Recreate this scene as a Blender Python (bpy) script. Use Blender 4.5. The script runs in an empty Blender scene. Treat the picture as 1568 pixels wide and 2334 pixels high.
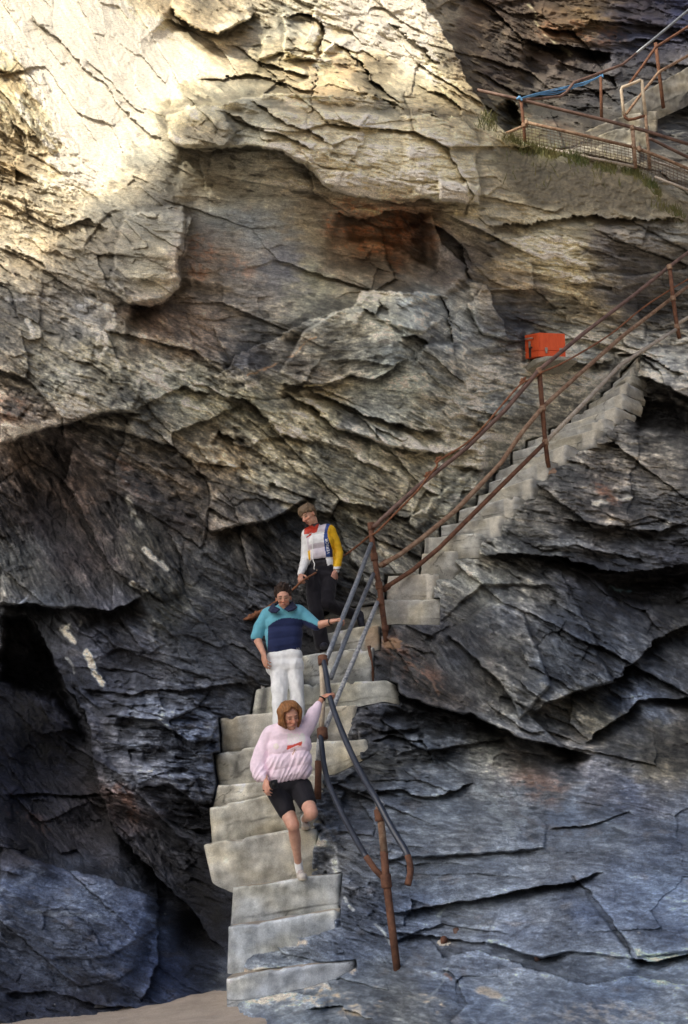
import bpy, bmesh, math, random
import numpy as np
from mathutils import Vector, Matrix

random.seed(7)
SC = bpy.context.scene
COL = SC.collection
R = math.radians

# ------------------------------------------------------------------ camera model
F, CX, CY, CZ = 2376.0, 784.0, 1167.0, 1.27
PITCH, ROLL = R(17.0), R(6.0)
CP, SP = math.cos(PITCH), math.sin(PITCH)
CR, SR = math.cos(ROLL), math.sin(ROLL)

def Parr(px, py, t):
    """points seen at (px, py) of the photograph (1568 x 2334) at axial distance t metres"""
    u = px - CX; w = CY - py
    a = (u * CR + w * SR) / F; v = (-u * SR + w * CR) / F
    return a * t, t * (CP - v * SP), CZ + t * (SP + v * CP)

def P(px, py, t): return Vector(Parr(px, py, t))

def Q(px, py, y):
    """the same at ground distance y"""
    u = px - CX; w = CY - py
    v = (-u * SR + w * CR) / F
    return P(px, py, y / (CP - v * SP))

def project(p):
    d = Vector(p) - Vector((0, 0, CZ))
    t = d.y * CP + d.z * SP; b = (-d.y * SP + d.z * CP) / t * F; a = d.x / t * F
    return CX + a * CR - b * SR, CY - (a * SR + b * CR), t

cam = bpy.data.cameras.new('camera')
cam.sensor_fit = 'VERTICAL'
cam.sensor_height = 36.0
cam.sensor_width = 36.0
cam.lens = 36.0 * F / 2334.0
cam.clip_end = 500
camo = bpy.data.objects.new('camera', cam)
COL.objects.link(camo)
camo.location = (0, 0, CZ)
_rw, _uw, _bk = Vector((1, 0, 0)), Vector((0, -SP, CP)), Vector((0, -CP, -SP))
_cr, _cu = _rw * CR - _uw * SR, _rw * SR + _uw * CR
camo.rotation_euler = Matrix((_cr, _cu, _bk)).transposed().to_euler()
SC.camera = camo

# ------------------------------------------------------------------ tagging
def tag(o, label=None, cat=None, group=None, kind=None):
    if label: o['label'] = label
    if cat: o['category'] = cat
    if group: o['group'] = group
    if kind: o['kind'] = kind
    return o

def empty(name, loc=(0, 0, 0)):
    o = bpy.data.objects.new(name, None)
    o.empty_display_size = 0.1
    COL.objects.link(o)
    o.location = loc
    return o

def link(name, me, mat=None, parent=None, smooth=True):
    o = bpy.data.objects.new(name, me)
    COL.objects.link(o)
    if mat is not None:
        me.materials.clear()
        for m in (mat if isinstance(mat, (list, tuple)) else [mat]):
            me.materials.append(m)
    if smooth:
        me.polygons.foreach_set('use_smooth', np.ones(len(me.polygons), dtype=bool))
    if parent is not None:
        o.parent = parent
        o.matrix_parent_inverse = Matrix.Translation(parent.location).inverted()
    return o

# ------------------------------------------------------------------ numpy noise
_rng = np.random.default_rng(11)
_TAB = _rng.integers(0, 2**31, size=65536)
_ANG = _rng.uniform(0, 2 * np.pi, size=65536)
_GX, _GY = np.cos(_ANG).astype(np.float32), np.sin(_ANG).astype(np.float32)

def _hash(ix, iy, seed):
    h = (ix.astype(np.int64) * 73856093) ^ (iy.astype(np.int64) * 19349663) ^ (seed * 83492791)
    h = (h ^ (h >> 13)) * 1274126177
    return ((h ^ (h >> 16)) & 65535).astype(np.int64)

def gnoise(x, y, seed=0):
    """2-D gradient noise, about -0.7..0.7"""
    x0 = np.floor(x); y0 = np.floor(y)
    fx = (x - x0).astype(np.float32); fy = (y - y0).astype(np.float32)
    ix = x0.astype(np.int64); iy = y0.astype(np.int64)
    u = fx * fx * fx * (fx * (fx * 6 - 15) + 10)
    w = fy * fy * fy * (fy * (fy * 6 - 15) + 10)
    def g(dx, dy):
        h = _hash(ix + dx, iy + dy, seed)
        return _GX[h] * (fx - dx) + _GY[h] * (fy - dy)
    a = g(0, 0); b = g(1, 0); c = g(0, 1); d = g(1, 1)
    return (a + u * (b - a)) * (1 - w) + (c + u * (d - c)) * w

def fbm(x, y, seed=0, octv=4, gain=0.5):
    r = 0; a = 1.0
    for i in range(octv):
        r = r + a * gnoise(x, y, seed + i * 17)
        x = x * 2.03 + 11.3; y = y * 2.03 - 4.7; a *= gain
    return r

def worley(x, y, seed=0):
    """nearest-cell facets: F1, F2, random value, offset inside the cell"""
    x0 = np.floor(x).astype(np.int64); y0 = np.floor(y).astype(np.int64)
    f1 = np.full(x.shape, 9.0, np.float32); f2 = f1.copy()
    rv = np.zeros(x.shape, np.float32); ox = rv.copy(); oy = rv.copy(); ta = rv.copy()
    for dx in (-1, 0, 1):
        for dy in (-1, 0, 1):
            cx = x0 + dx; cy = y0 + dy
            h = _hash(cx, cy, seed)
            jx = (_TAB[h] & 1023) / 1023.0; jy = ((_TAB[h] >> 10) & 1023) / 1023.0
            ex = (x - (cx + jx)).astype(np.float32); ey = (y - (cy + jy)).astype(np.float32)
            d = ex * ex + ey * ey
            near = d < f1
            f2 = np.where(near, f1, np.minimum(f2, d))
            f1 = np.where(near, d, f1)
            rv = np.where(near, ((_TAB[h] >> 20) & 1023) / 1023.0, rv).astype(np.float32)
            ta = np.where(near, _ANG[h], ta).astype(np.float32)
            ox = np.where(near, ex, ox); oy = np.where(near, ey, oy)
    return np.sqrt(f1), np.sqrt(f2), rv, ox, oy, ta

def smooth01(x, a, b):
    t = np.clip((x - a) / (b - a), 0, 1)
    return t * t * (3 - 2 * t)

def s2l(c):
    c = np.asarray(c, float) / 255.0
    return np.where(c <= 0.04045, c / 12.92, ((c + 0.055) / 1.055) ** 2.4)

def polydist(px, py, poly):
    """distance to a polyline, sign (+ on the right-hand / lower side) and 0..1 position"""
    best = np.full(px.shape, 1e9, np.float32); sg = np.zeros(px.shape, np.float32); pos = sg.copy()
    L = [math.dist(poly[i], poly[i + 1]) for i in range(len(poly) - 1)]
    tot = sum(L); acc = 0
    for (x0, y0), (x1, y1), l in zip(poly[:-1], poly[1:], L):
        dx, dy = x1 - x0, y1 - y0
        t = np.clip(((px - x0) * dx + (py - y0) * dy) / (l * l), 0, 1)
        d = np.hypot(px - x0 - t * dx, py - y0 - t * dy)
        cr = dx * (py - y0) - dy * (px - x0)
        m = d < best
        best = np.where(m, d, best); sg = np.where(m, np.sign(cr), sg)
        pos = np.where(m, (acc + t * l) / tot, pos)
        acc += l
    return best, sg, pos

def inpoly(px, py, poly):
    c = np.zeros(px.shape, bool); n = len(poly)
    for i in range(n):
        x0, y0 = poly[i]; x1, y1 = poly[(i + 1) % n]
        if y0 == y1: continue
        c ^= ((y0 > py) != (y1 > py)) & (px < (x1 - x0) * (py - y0) / (y1 - y0) + x0)
    return c

# ------------------------------------------------------------------ node materials
def newmat(name):
    m = bpy.data.materials.new(name)
    m.use_nodes = True
    nt = m.node_tree
    b = nt.nodes['Principled BSDF']
    return m, nt, b

def N(nt, typ, **kw):
    n = nt.nodes.new(typ)
    for k, v in kw.items():
        if k.startswith('i_'):
            n.inputs[k[2:].replace('_', ' ')].default_value = v
        else:
            setattr(n, k, v)
    return n

def ramp(nt, stops, interp='LINEAR'):
    n = nt.nodes.new('ShaderNodeValToRGB')
    cr = n.color_ramp; cr.interpolation = interp
    while len(cr.elements) < len(stops): cr.elements.new(0.5)
    for e, (p, c) in zip(cr.elements, stops):
        e.position = p; e.color = (*c, 1) if len(c) == 3 else c
    return n

def lk(nt, a, b): nt.links.new(a, b)

def simple_mat(name, rgb, rough=0.7, var=0.25, scale=12, bump=0.2, bscale=60, metal=0.0, rgb2=None, attr=None, stretch=None, spec=0.3):
    """colour broken up by noise, with a fine bump"""
    m, nt, b = newmat(name)
    tc = N(nt, 'ShaderNodeTexCoord')
    src = tc.outputs['Object']
    if stretch:
        mp = N(nt, 'ShaderNodeMapping'); mp.inputs['Scale'].default_value = stretch
        lk(nt, src, mp.inputs['Vector']); src = mp.outputs['Vector']
    n1 = N(nt, 'ShaderNodeTexNoise', i_Scale=scale, i_Detail=6.0, i_Roughness=0.65)
    lk(nt, src, n1.inputs['Vector'])
    c2 = rgb2 if rgb2 else tuple(max(0, x * (1 - var)) for x in rgb)
    c1 = rgb if rgb2 else tuple(min(1, x * (1 + var * 0.6)) for x in rgb)
    rp = ramp(nt, [(0.32, c2), (0.68, c1)])
    lk(nt, n1.outputs['Fac'], rp.inputs['Fac'])
    col = rp.outputs['Color']
    if attr:
        at = N(nt, 'ShaderNodeAttribute', attribute_name=attr)
        mx = N(nt, 'ShaderNodeMix', data_type='RGBA', blend_type='MULTIPLY'); mx.inputs[0].default_value = 1.0
        lk(nt, col, mx.inputs[6]); lk(nt, at.outputs['Color'], mx.inputs[7]); col = mx.outputs[2]
    lk(nt, col, b.inputs['Base Color'])
    b.inputs['Roughness'].default_value = rough
    b.inputs['Metallic'].default_value = metal
    b.inputs['Specular IOR Level'].default_value = spec
    if bump:
        n2 = N(nt, 'ShaderNodeTexNoise', i_Scale=bscale, i_Detail=4.0)
        lk(nt, src, n2.inputs['Vector'])
        bp = N(nt, 'ShaderNodeBump', i_Strength=bump, i_Distance=0.01)
        lk(nt, n2.outputs['Fac'], bp.inputs['Height']); lk(nt, bp.outputs['Normal'], b.inputs['Normal'])
    return m

def grid_mesh(name, X, Y, Z, attrs=None):
    """2-D arrays of points -> quad mesh"""
    h, w = X.shape
    co = np.stack([X, Y, Z], -1).reshape(-1, 3).astype(np.float32)
    idx = np.arange(h * w, dtype=np.int32).reshape(h, w)
    q = np.stack([idx[:-1, :-1], idx[1:, :-1], idx[1:, 1:], idx[:-1, 1:]], -1).reshape(-1, 4)
    me = bpy.data.meshes.new(name)
    me.vertices.add(len(co)); me.vertices.foreach_set('co', co.ravel())
    me.loops.add(q.size); me.loops.foreach_set('vertex_index', q.ravel())
    me.polygons.add(len(q)); me.polygons.foreach_set('loop_start', np.arange(0, q.size, 4, dtype=np.int32))
    for k, a in (attrs or {}).items():
        at = me.attributes.new(k, 'FLOAT_COLOR', 'POINT')
        rgba = np.ones((len(co), 4), np.float32); rgba[:, :3] = a.reshape(-1, 3)
        at.data.foreach_set('color', rgba.ravel())
    me.update(calc_edges=True)
    return me
# ------------------------------------------------------------------ daylight
SUN = Vector((-0.54, -0.58, 0.61)).normalized()          # towards the sun
world = bpy.data.worlds.new('World'); SC.world = world
world.use_nodes = True
wn = world.node_tree
bg = wn.nodes['Background']
sky = N(wn, 'ShaderNodeTexSky', sky_type='NISHITA')
sky.sun_disc = False
sky.sun_elevation = math.asin(SUN.z)
sky.sun_rotation = math.atan2(SUN.x, SUN.y)
sky.altitude = 0
sky.air_density = 1.0
sky.dust_density = 9.0
sky.ozone_density = 5.0
lk(wn, sky.outputs['Color'], bg.inputs['Color'])
bg.inputs['Strength'].default_value = 0.15
sl = bpy.data.lights.new('sun', 'SUN')
sl.energy = 5.0; sl.angle = R(0.35); sl.color = (1.0, 0.90, 0.72)
so = bpy.data.objects.new('sun', sl); COL.objects.link(so)
so.rotation_euler = SUN.to_track_quat('Z', 'Y').to_euler()
so.location = (-20, -20, 30)
SC.view_settings.view_transform = 'Standard'
SC.view_settings.look = 'None'
SC.view_settings.exposure = 0
SC.cycles.max_bounces = 6
SC.cycles.diffuse_bounces = 4
SC.cycles.use_denoising = True
SC.cycles.denoising_prefilter = 'ACCURATE'
# ------------------------------------------------------------------ the steps as drawn: front edge, foot of the riser
YS = {1: 9.5, 2: 9.80, 3: 10.07, 4: 10.33, 5: 10.58, 6: 10.82, 7: 11.06, 8: 11.32, 9: 11.58, 10: 11.86, 11: 12.12, 12: 12.36}
def yy(pts, y, skew=0.0): return [(p[0], p[1], y + skew * i / max(1, len(pts) - 1)) for i, p in enumerate(pts)]
TAN_C = (.40, .375, .30); GREY_C = (.36, .365, .35)
LOWER = []
def S(k, top, bot, tone, **kw): LOWER.append((k, top, bot, tone, kw))
S(1, [(514,2232),(600,2212),(700,2200),(810,2190)], [(514,2296),(600,2300),(700,2300),(812,2270)], (0.462,0.486,0.504), rl=.05, rr=.12, dark=.2, sand=.9)
S(2, [(517,2114),(600,2102),(690,2086),(772,2072)], [(514,2222),(600,2216),(690,2206),(775,2196)], (0.449,0.473,0.476), rl=.08, rr=.05, dark=.1, sand=.7)
S(3, [(530,2023),(620,2012),(700,1998),(778,1991)], [(522,2124),(600,2112),(690,2096),(774,2082)], (0.503,0.514,0.490), rl=.04, rr=.05, dark=.25, ragR=.02, sand=.95)
S(4, [(459,1928),(480,1920),(560,1908),(640,1894),(716,1882)], [(478,2010),(540,2040),(600,2036),(660,2020),(748,2010)], (0.558,0.534,0.455), rl=.10, rr=.06, dark=.35, ragR=.05, sand=.5)
S(5, [(474,1841),(520,1832),(600,1814),(680,1803),(724,1796)], [(480,1930),(560,1924),(640,1908),(740,1895)], (0.530,0.500,0.406), rl=.07, rr=.05, dark=.75, ragR=.05)
S(6, [(494,1790),(540,1786),(600,1782),(730,1762)], [(480,1850),(560,1842),(620,1826),(750,1810)], (0.571,0.534,0.434), rl=.06, rr=.05, dark=.5, ragR=.05)
S(7, [(486,1718),(530,1710),(590,1701),(700,1692),(835,1684)], [(496,1796),(560,1792),(620,1784),(745,1775),(850,1720)], (0.598,0.562,0.455), rl=.07, rr=.05, dark=.25, ragR=.06)
S(8, [(499,1637),(560,1629),(620,1622),(720,1612),(812,1606)], [(505,1730),(560,1722),(620,1712),(720,1700),(815,1700)], (0.544,0.514,0.434), rl=.04, rr=.05, dark=.6, ragL=.03, white=[(.18,.36,(.50,.47,.40),.8),(.0,.16,(.30,.25,.16),.6)], ragR=.04)
S(9, [(582,1570),(622,1564),(700,1559),(800,1553),(880,1551),(905,1560)], [(570,1640),(622,1632),(700,1625),(800,1615),(870,1600),(912,1605)], (0.571,0.562,0.476), rl=.05, rr=.14, dark=.1, ragR=.02, white=[(.02,.13,(.07,.07,.08),.8)])
S(10, [(682,1496),(720,1489),(780,1482),(852,1474)], [(676,1572),(720,1568),(780,1564),(850,1560)], (0.544,0.548,0.504), rl=.04, rr=.04, dark=.55, ragR=.03)
S(11, [(735,1446),(770,1437),(810,1430),(868,1424)], [(730,1500),(770,1494),(810,1488),(866,1482)], (0.571,0.548,0.462), rl=.04, rr=.04, dark=.3, ragR=.05, white=[(.72,1.,(.36,.24,.15),.7)])
S(12, [(738,1396),(790,1388),(850,1380),(890,1376)], [(738,1450),(790,1442),(850,1436),(888,1432)], (0.571,0.548,0.476), rl=.03, rr=.04, dark=.35, ragL=.03)
UPPER = []
def u_ends(L, Rr, tr):
    pr = P(*Rr, tr)
    u = L[0] - CX; w = CY - L[1]; v = (-u * SR + w * CR) / F
    tl = (pr.z - CZ) / (SP + v * CP)
    return tr + .42 * (min(max(tl, tr + .1), tr + .8) - tr)
def U(k, L, Rr, h, tr, tone=(.42, .40, .335), **kw): UPPER.append((k, L, Rr, h, tr, u_ends(L, Rr, tr), tone, kw))
U(0, (866,1366), (1000,1366), 56, 12.35, tone=(.46,.44,.38), dark=.3, white=[(.30,.5,(.28,.26,.24),.5)])
U(1, (878,1312), (986,1306), 62, 12.55, tone=(.52,.49,.42), dark=.2, white=[(.84,.99,(.72,.68,.58),.9),(.0,.3,(.6,.57,.5),.6),(.3,.8,(.40,.38,.34),.4)])
U(2, (958,1262), (1032,1254), 60, 12.72, tone=(.52,.50,.43))
U(3, (965,1226), (1090,1214), 52, 12.85, tone=(.54,.52,.44), ragR=.03, white=[(.0,.12,(.10,.10,.10),.6)])
US = [((1003,1198),(1141,1174)),((1043,1163),(1172,1130)),((1087,1131),(1213,1088)),((1112,1100),(1248,1048)),((1126,1076),(1289,1012)),((1164,1036),(1322,992)),
      ((1166,1030),(1358,977)),((1200,1006),(1380,952)),((1252,980),(1404,926)),((1300,950),(1420,894)),((1340,922),(1428,870)),((1372,898),(1436,850)),((1396,876),(1444,832)),((1416,852),(1456,812))]
for i, (l_, r_) in enumerate(US):
    if i == 5: continue
    U(4 + i, l_, r_, 46 - i * 1.3, 13.05 + .225 * i, tone=(.46, .45, .40), dark=.4, white=[(.80, 1.0, (.62, .59, .50), .75)])
# ------------------------------------------------------------------ cliff: control data
def tps_fit(pts, lam=1e-3):
    A = np.array([(p[0] / 1000., p[1] / 1000.) for p in pts]); v = np.array([p[2] for p in pts])
    n = len(A)
    d = np.linalg.norm(A[:, None] - A[None], axis=2)
    K = np.where(d > 0, d * d * np.log(d + 1e-9), 0) + lam * np.eye(n)
    Q = np.hstack([np.ones((n, 1)), A])
    M = np.block([[K, Q], [Q.T, np.zeros((3, 3))]])
    sol = np.linalg.solve(M, np.concatenate([v, np.zeros(3)]))
    return A, sol

def tps_eval(fit, px, py):
    A, sol = fit
    x = px / 1000.; y = py / 1000.
    r = sol[-3] + sol[-2] * x + sol[-1] * y
    for (ax, ay), w in zip(A, sol[:-3]):
        d2 = (x - ax) ** 2 + (y - ay) ** 2
        r = r + w * 0.5 * d2 * np.log(d2 + 1e-9)
    return r

def shepard(pts, px, py, power=3.0, soft=30.0):
    """inverse-distance blend of values (last entries of each point)"""
    vals = np.array([p[2:] for p in pts], float)
    W = np.zeros(px.shape); acc = np.zeros(px.shape + (vals.shape[1],))
    for p, v in zip(pts, vals):
        w = 1.0 / (((px - p[0]) ** 2 + (py - p[1]) ** 2) + soft * soft) ** (power / 2)
        W += w; acc += w[..., None] * v
    return acc / W[..., None]

def upsample(a, cx, cy, PX, PY):
    """bilinear lookup of a coarse field a[cy, cx] on the fine grid"""
    ix = np.clip((PX - cx[0]) / (cx[1] - cx[0]), 0, len(cx) - 1.001)
    iy = np.clip((PY - cy[0]) / (cy[1] - cy[0]), 0, len(cy) - 1.001)
    i = ix.astype(int); j = iy.astype(int); u = ix - i; v = iy - j
    if a.ndim == 3: u = u[..., None]; v = v[..., None]
    return (a[j, i] * (1 - u) + a[j, i + 1] * u) * (1 - v) + (a[j + 1, i] * (1 - u) + a[j + 1, i + 1] * u) * v

DEPTH = [
 # sand line and lower left rock mass
 (0,2325,9.2),(150,2312,9.12),(250,2300,9.2),(400,2285,9.35),(500,2258,9.8),(60,2150,9.5),(220,2120,9.5),(60,2000,9.8),(330,2120,9.7),
 (420,2180,9.9),(-140,2100,9.2),(-140,2330,8.9),(250,2360,8.8),(0,2420,8.7),(-140,2480,8.3),
 # dark recess left
 (60,1880,10.6),(150,1820,11.0),(60,1650,11.4),(140,1700,11.5),(40,1480,11.9),(320,1960,10.6),(420,2040,10.4),(480,2120,10.2),
 # left flank of the lower flight
 (250,1800,10.7),(330,1700,10.75),(430,1750,10.7),(430,1880,10.6),(470,1620,11.1),(480,1690,10.8),(300,1560,11.25),(430,1480,11.6),(560,1520,11.6),(600,1430,12.0),
 # middle wall
 (200,1420,11.5),(300,1300,11.9),(120,1280,12.1),(60,1150,12.5),(160,1120,12.6),(150,940,12.25),(300,900,12.6),(30,850,12.4),
 (450,1250,12.3),(450,1050,12.8),(600,1250,12.5),(640,1350,12.4),(680,1430,12.3),(650,1100,13.0),(600,950,13.3),(400,900,12.9),
 (300,760,13.1),(100,700,13.2),(350,560,13.5),(100,520,13.7),(200,430,14.1),(0,420,14.1),(200,250,14.9),(50,200,15.1),(350,200,15.3),(200,60,16.0),(400,60,16.6),(0,0,16.2),
 (-140,600,13.2),(-140,200,15.0),(-140,1100,12.3),(-140,1600,11.0),(-140,-200,17.2),(300,-200,17.6),(800,-200,19.0),
 (500,700,13.9),(600,560,14.2),(700,480,14.6),(550,420,14.4),(500,280,14.3),(650,280,14.2),(800,330,14.3),(800,420,14.35),(950,380,14.5),(1060,420,14.7),(1000,300,15.0),(850,250,15.1),(650,230,14.9),
 (600,120,16.3),(750,120,16.7),(900,150,16.6),(1000,180,16.6),(600,0,17.3),(850,0,17.8),(1000,60,17.6),(1060,180,17.0),(1110,270,16.6),(1150,320,16.5),
 (880,560,15.3),(760,600,14.7),(980,600,15.1),(720,700,14.1),(850,720,13.8),(960,720,14.0),(880,850,13.6),(1000,880,13.7),(800,850,13.7),(760,980,13.4),(900,1000,13.5),
 (1080,720,14.8),(1080,560,15.2),(1130,850,14.6),(1080,960,14.1),(1000,1080,13.55),(880,1130,13.25),(950,1200,13.1),(850,1260,12.9),(760,1350,12.55),
 # slope under the mesh fence and the right of the top flight
 (1180,350,16.6),(1300,400,16.7),(1450,430,17.0),(1568,470,17.4),(1200,470,15.9),(1400,520,16.3),(1250,580,15.6),(1200,700,15.4),(1350,640,15.9),(1500,620,16.9),(1500,720,17.0),(1400,720,16.3),
 (1250,700,15.7),(1200,790,15.3),(1300,830,15.4),(1200,900,14.9),(1720,600,18.0),(1720,300,20),
 (1100,1090,13.75),(1200,1000,14.4),(1330,910,15.4),(1420,830,16.0),(1520,800,16.2),
 (1500,860,15.1),(1480,960,15.0),(1420,1000,14.6),(1300,1060,13.8),(1250,1120,13.4),(1400,1120,13.6),(1540,1100,13.8),(1150,1230,12.95),(1300,1230,12.9),(1500,1240,13.1),(1050,1270,12.8),(1720,1000,15.0),(1720,1300,13.0),
 # big dark mass right of the lower flight
 (1100,1350,12.35),(1000,1410,12.1),(950,1460,11.85),(1300,1380,12.3),(1500,1350,12.7),(1000,1540,11.5),(1150,1560,11.3),(1300,1520,11.5),(1500,1520,11.7),(1100,1640,11.0),(1280,1690,10.8),(1450,1640,11.1),(1720,1600,11.2),
 (960,1640,11.25),(900,1600,11.35),(860,1680,11.0),(950,1720,10.75),(1100,1720,10.7),(1300,1770,10.1),(1500,1760,10.0),(800,1790,10.4),(900,1800,10.2),(1200,1830,9.7),(1000,1850,9.85),(800,1900,9.85),(1400,1880,9.1),(1540,1880,8.9),
 # foreshore slabs
 (900,1960,9.3),(1100,1960,8.9),(1250,1990,8.5),(1450,1970,8.2),(820,2030,9.35),(1000,2080,8.7),(1200,2080,8.1),(1360,2100,7.6),(1500,2090,7.3),(820,2120,9.1),(900,2180,8.65),(1100,2160,8.0),(1300,2160,7.3),(1500,2180,6.7),(1720,2150,6.4),
 (900,2220,8.45),(1100,2240,7.35),(1300,2245,6.7),(1500,2250,6.05),(740,2270,8.35),(620,2290,8.3),(540,2310,8.5),(640,2334,7.5),(850,2320,7.0),(1000,2330,6.4),(1300,2330,5.4),(1540,2330,4.9),(1720,2340,4.5),(900,2480,5.6),(1500,2480,4.2),(500,2480,7.6),(1720,2480,3.9),
 # under the stairs
 (650,2180,8.97),(560,2195,8.98),(740,2165,8.93),(650,2060,9.75),(620,1960,10.1),(600,1870,10.45),(560,1760,10.9),(600,1680,11.3),(700,1600,11.7),(760,1520,12.0),(800,1440,12.4),(560,1640,11.3),(800,1620,11.5),
]
GULLY = [(1000,0,19.5),(1100,100,20),(1060,180,18.6),(1150,260,18.8),(1200,180,20.2),(1300,50,21),(1500,-150,23.5),(1450,100,21.5),(1350,200,20.2),(1250,280,19.2),(1400,280,19.3),
 (1300,330,18.0),(1440,350,18.0),(1500,300,19.5),(1568,420,18.2),(1568,250,20.5),(1568,60,22.5),(1720,0,24),(1720,400,19),(1000,-150,21)]
RIDGE = [(925,-300),(940,-60),(962,0),(1003,60),(1030,100),(1052,140),(1060,185),(1085,212),(1105,240),(1128,285),(1145,305)]
FENCE_LINE = [(1145,305),(1200,330),(1300,352),(1380,368),(1440,382),(1500,405),(1568,432),(1760,500)]
GULLY_POLY = RIDGE + FENCE_LINE[1:] + [(1760,-400),(925,-400)]

# dip of the cleavage, degrees, + = down to the right
DIP = [(100,150,50),(300,250,48),(200,50,52),(650,280,3),(900,300,4),(1030,430,2),(700,100,20),(900,120,38),(100,600,22),(350,600,16),(200,750,24),(500,550,8),(650,600,12),(880,600,15),(1000,560,45),
 (850,800,-25),(950,750,40),(1150,650,14),(1300,640,12),(1450,560,10),(1300,430,18),(1500,750,6),(450,880,28),(300,980,25),(600,1050,32),(800,1000,24),(950,1080,22),(500,1150,38),(120,1150,62),(180,1300,60),(350,1300,48),(600,1250,42),(740,1250,35),
 (450,1450,14),(650,1450,20),(300,1550,16),(350,1700,5),(430,1830,12),(60,1700,40),(150,1900,48),(330,1950,48),(150,2080,12),(100,2200,35),(380,2200,30),(1150,1080,8),(1450,1000,6),(1300,1200,8),(1500,1200,4),(1100,1350,40),(1050,1500,46),(1250,1480,38),(1450,1500,30),
 (1200,1640,26),(1450,1650,22),(950,1680,4),(1100,1740,6),(1400,1780,10),(1000,1900,2),(1300,1900,-4),(1000,2000,-8),(1250,2080,-10),(1480,2080,8),(800,2120,32),(1000,2200,12),(1300,2260,4),(700,2300,-8),(1150,150,30),(1350,100,12),(1300,260,5),(1480,150,10),(1200,960,12)]
# strength of the blocky relief, of the fine lamination
ROUGH = [(150,150,.34,.4),(250,300,.38,.4),(30,250,1.3,.8),(60,380,1.3,.8),(650,290,.7,1.3),(900,360,.8,1.5),(1030,430,.8,1.5),(700,80,1,.8),(950,150,1,.8),(150,600,.8,.8),(350,600,.7,.7),(550,560,.45,.5),(620,650,.5,.5),(880,560,.8,.6),(850,800,.5,.4),(950,700,.4,.3),
 (1250,650,1.0,1.3),(1450,600,1,1.2),(1300,430,.7,.6),(450,900,.9,1),(250,950,.9,1),(700,1050,1.,1.2),(120,1200,.8,.6),(500,1200,1.,.9),(700,1250,.9,1.2),(480,1450,.7,.5),(640,1450,.8,.7),(350,1650,1.2,.8),(430,1800,1.2,.8),(80,1700,.6,.5),(150,2080,.55,.6),(400,2150,.38,.4),
 (1200,1050,.9,1.4),(1450,1050,1,1.4),(1300,1230,1.1,1.3),(1100,1400,.8,.7),(1050,1520,.8,.7),(1300,1500,.9,.7),(1200,1640,.9,.6),(950,1670,1.2,1.3),(1100,1760,.5,.7),(1400,1780,.5,.5),(1100,1880,.22,.3),(1350,1900,.28,.4),(1000,1990,.4,1.0),(1250,2080,.22,.35),(1480,2080,.26,.35),(850,2080,.9,.7),(900,2160,.6,.5),(1150,2240,.28,.5),(1400,2270,.28,.5),(700,2300,.5,.6),(950,2290,.6,.6),(1200,150,1.2,1),(1400,150,1.2,1)]

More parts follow.
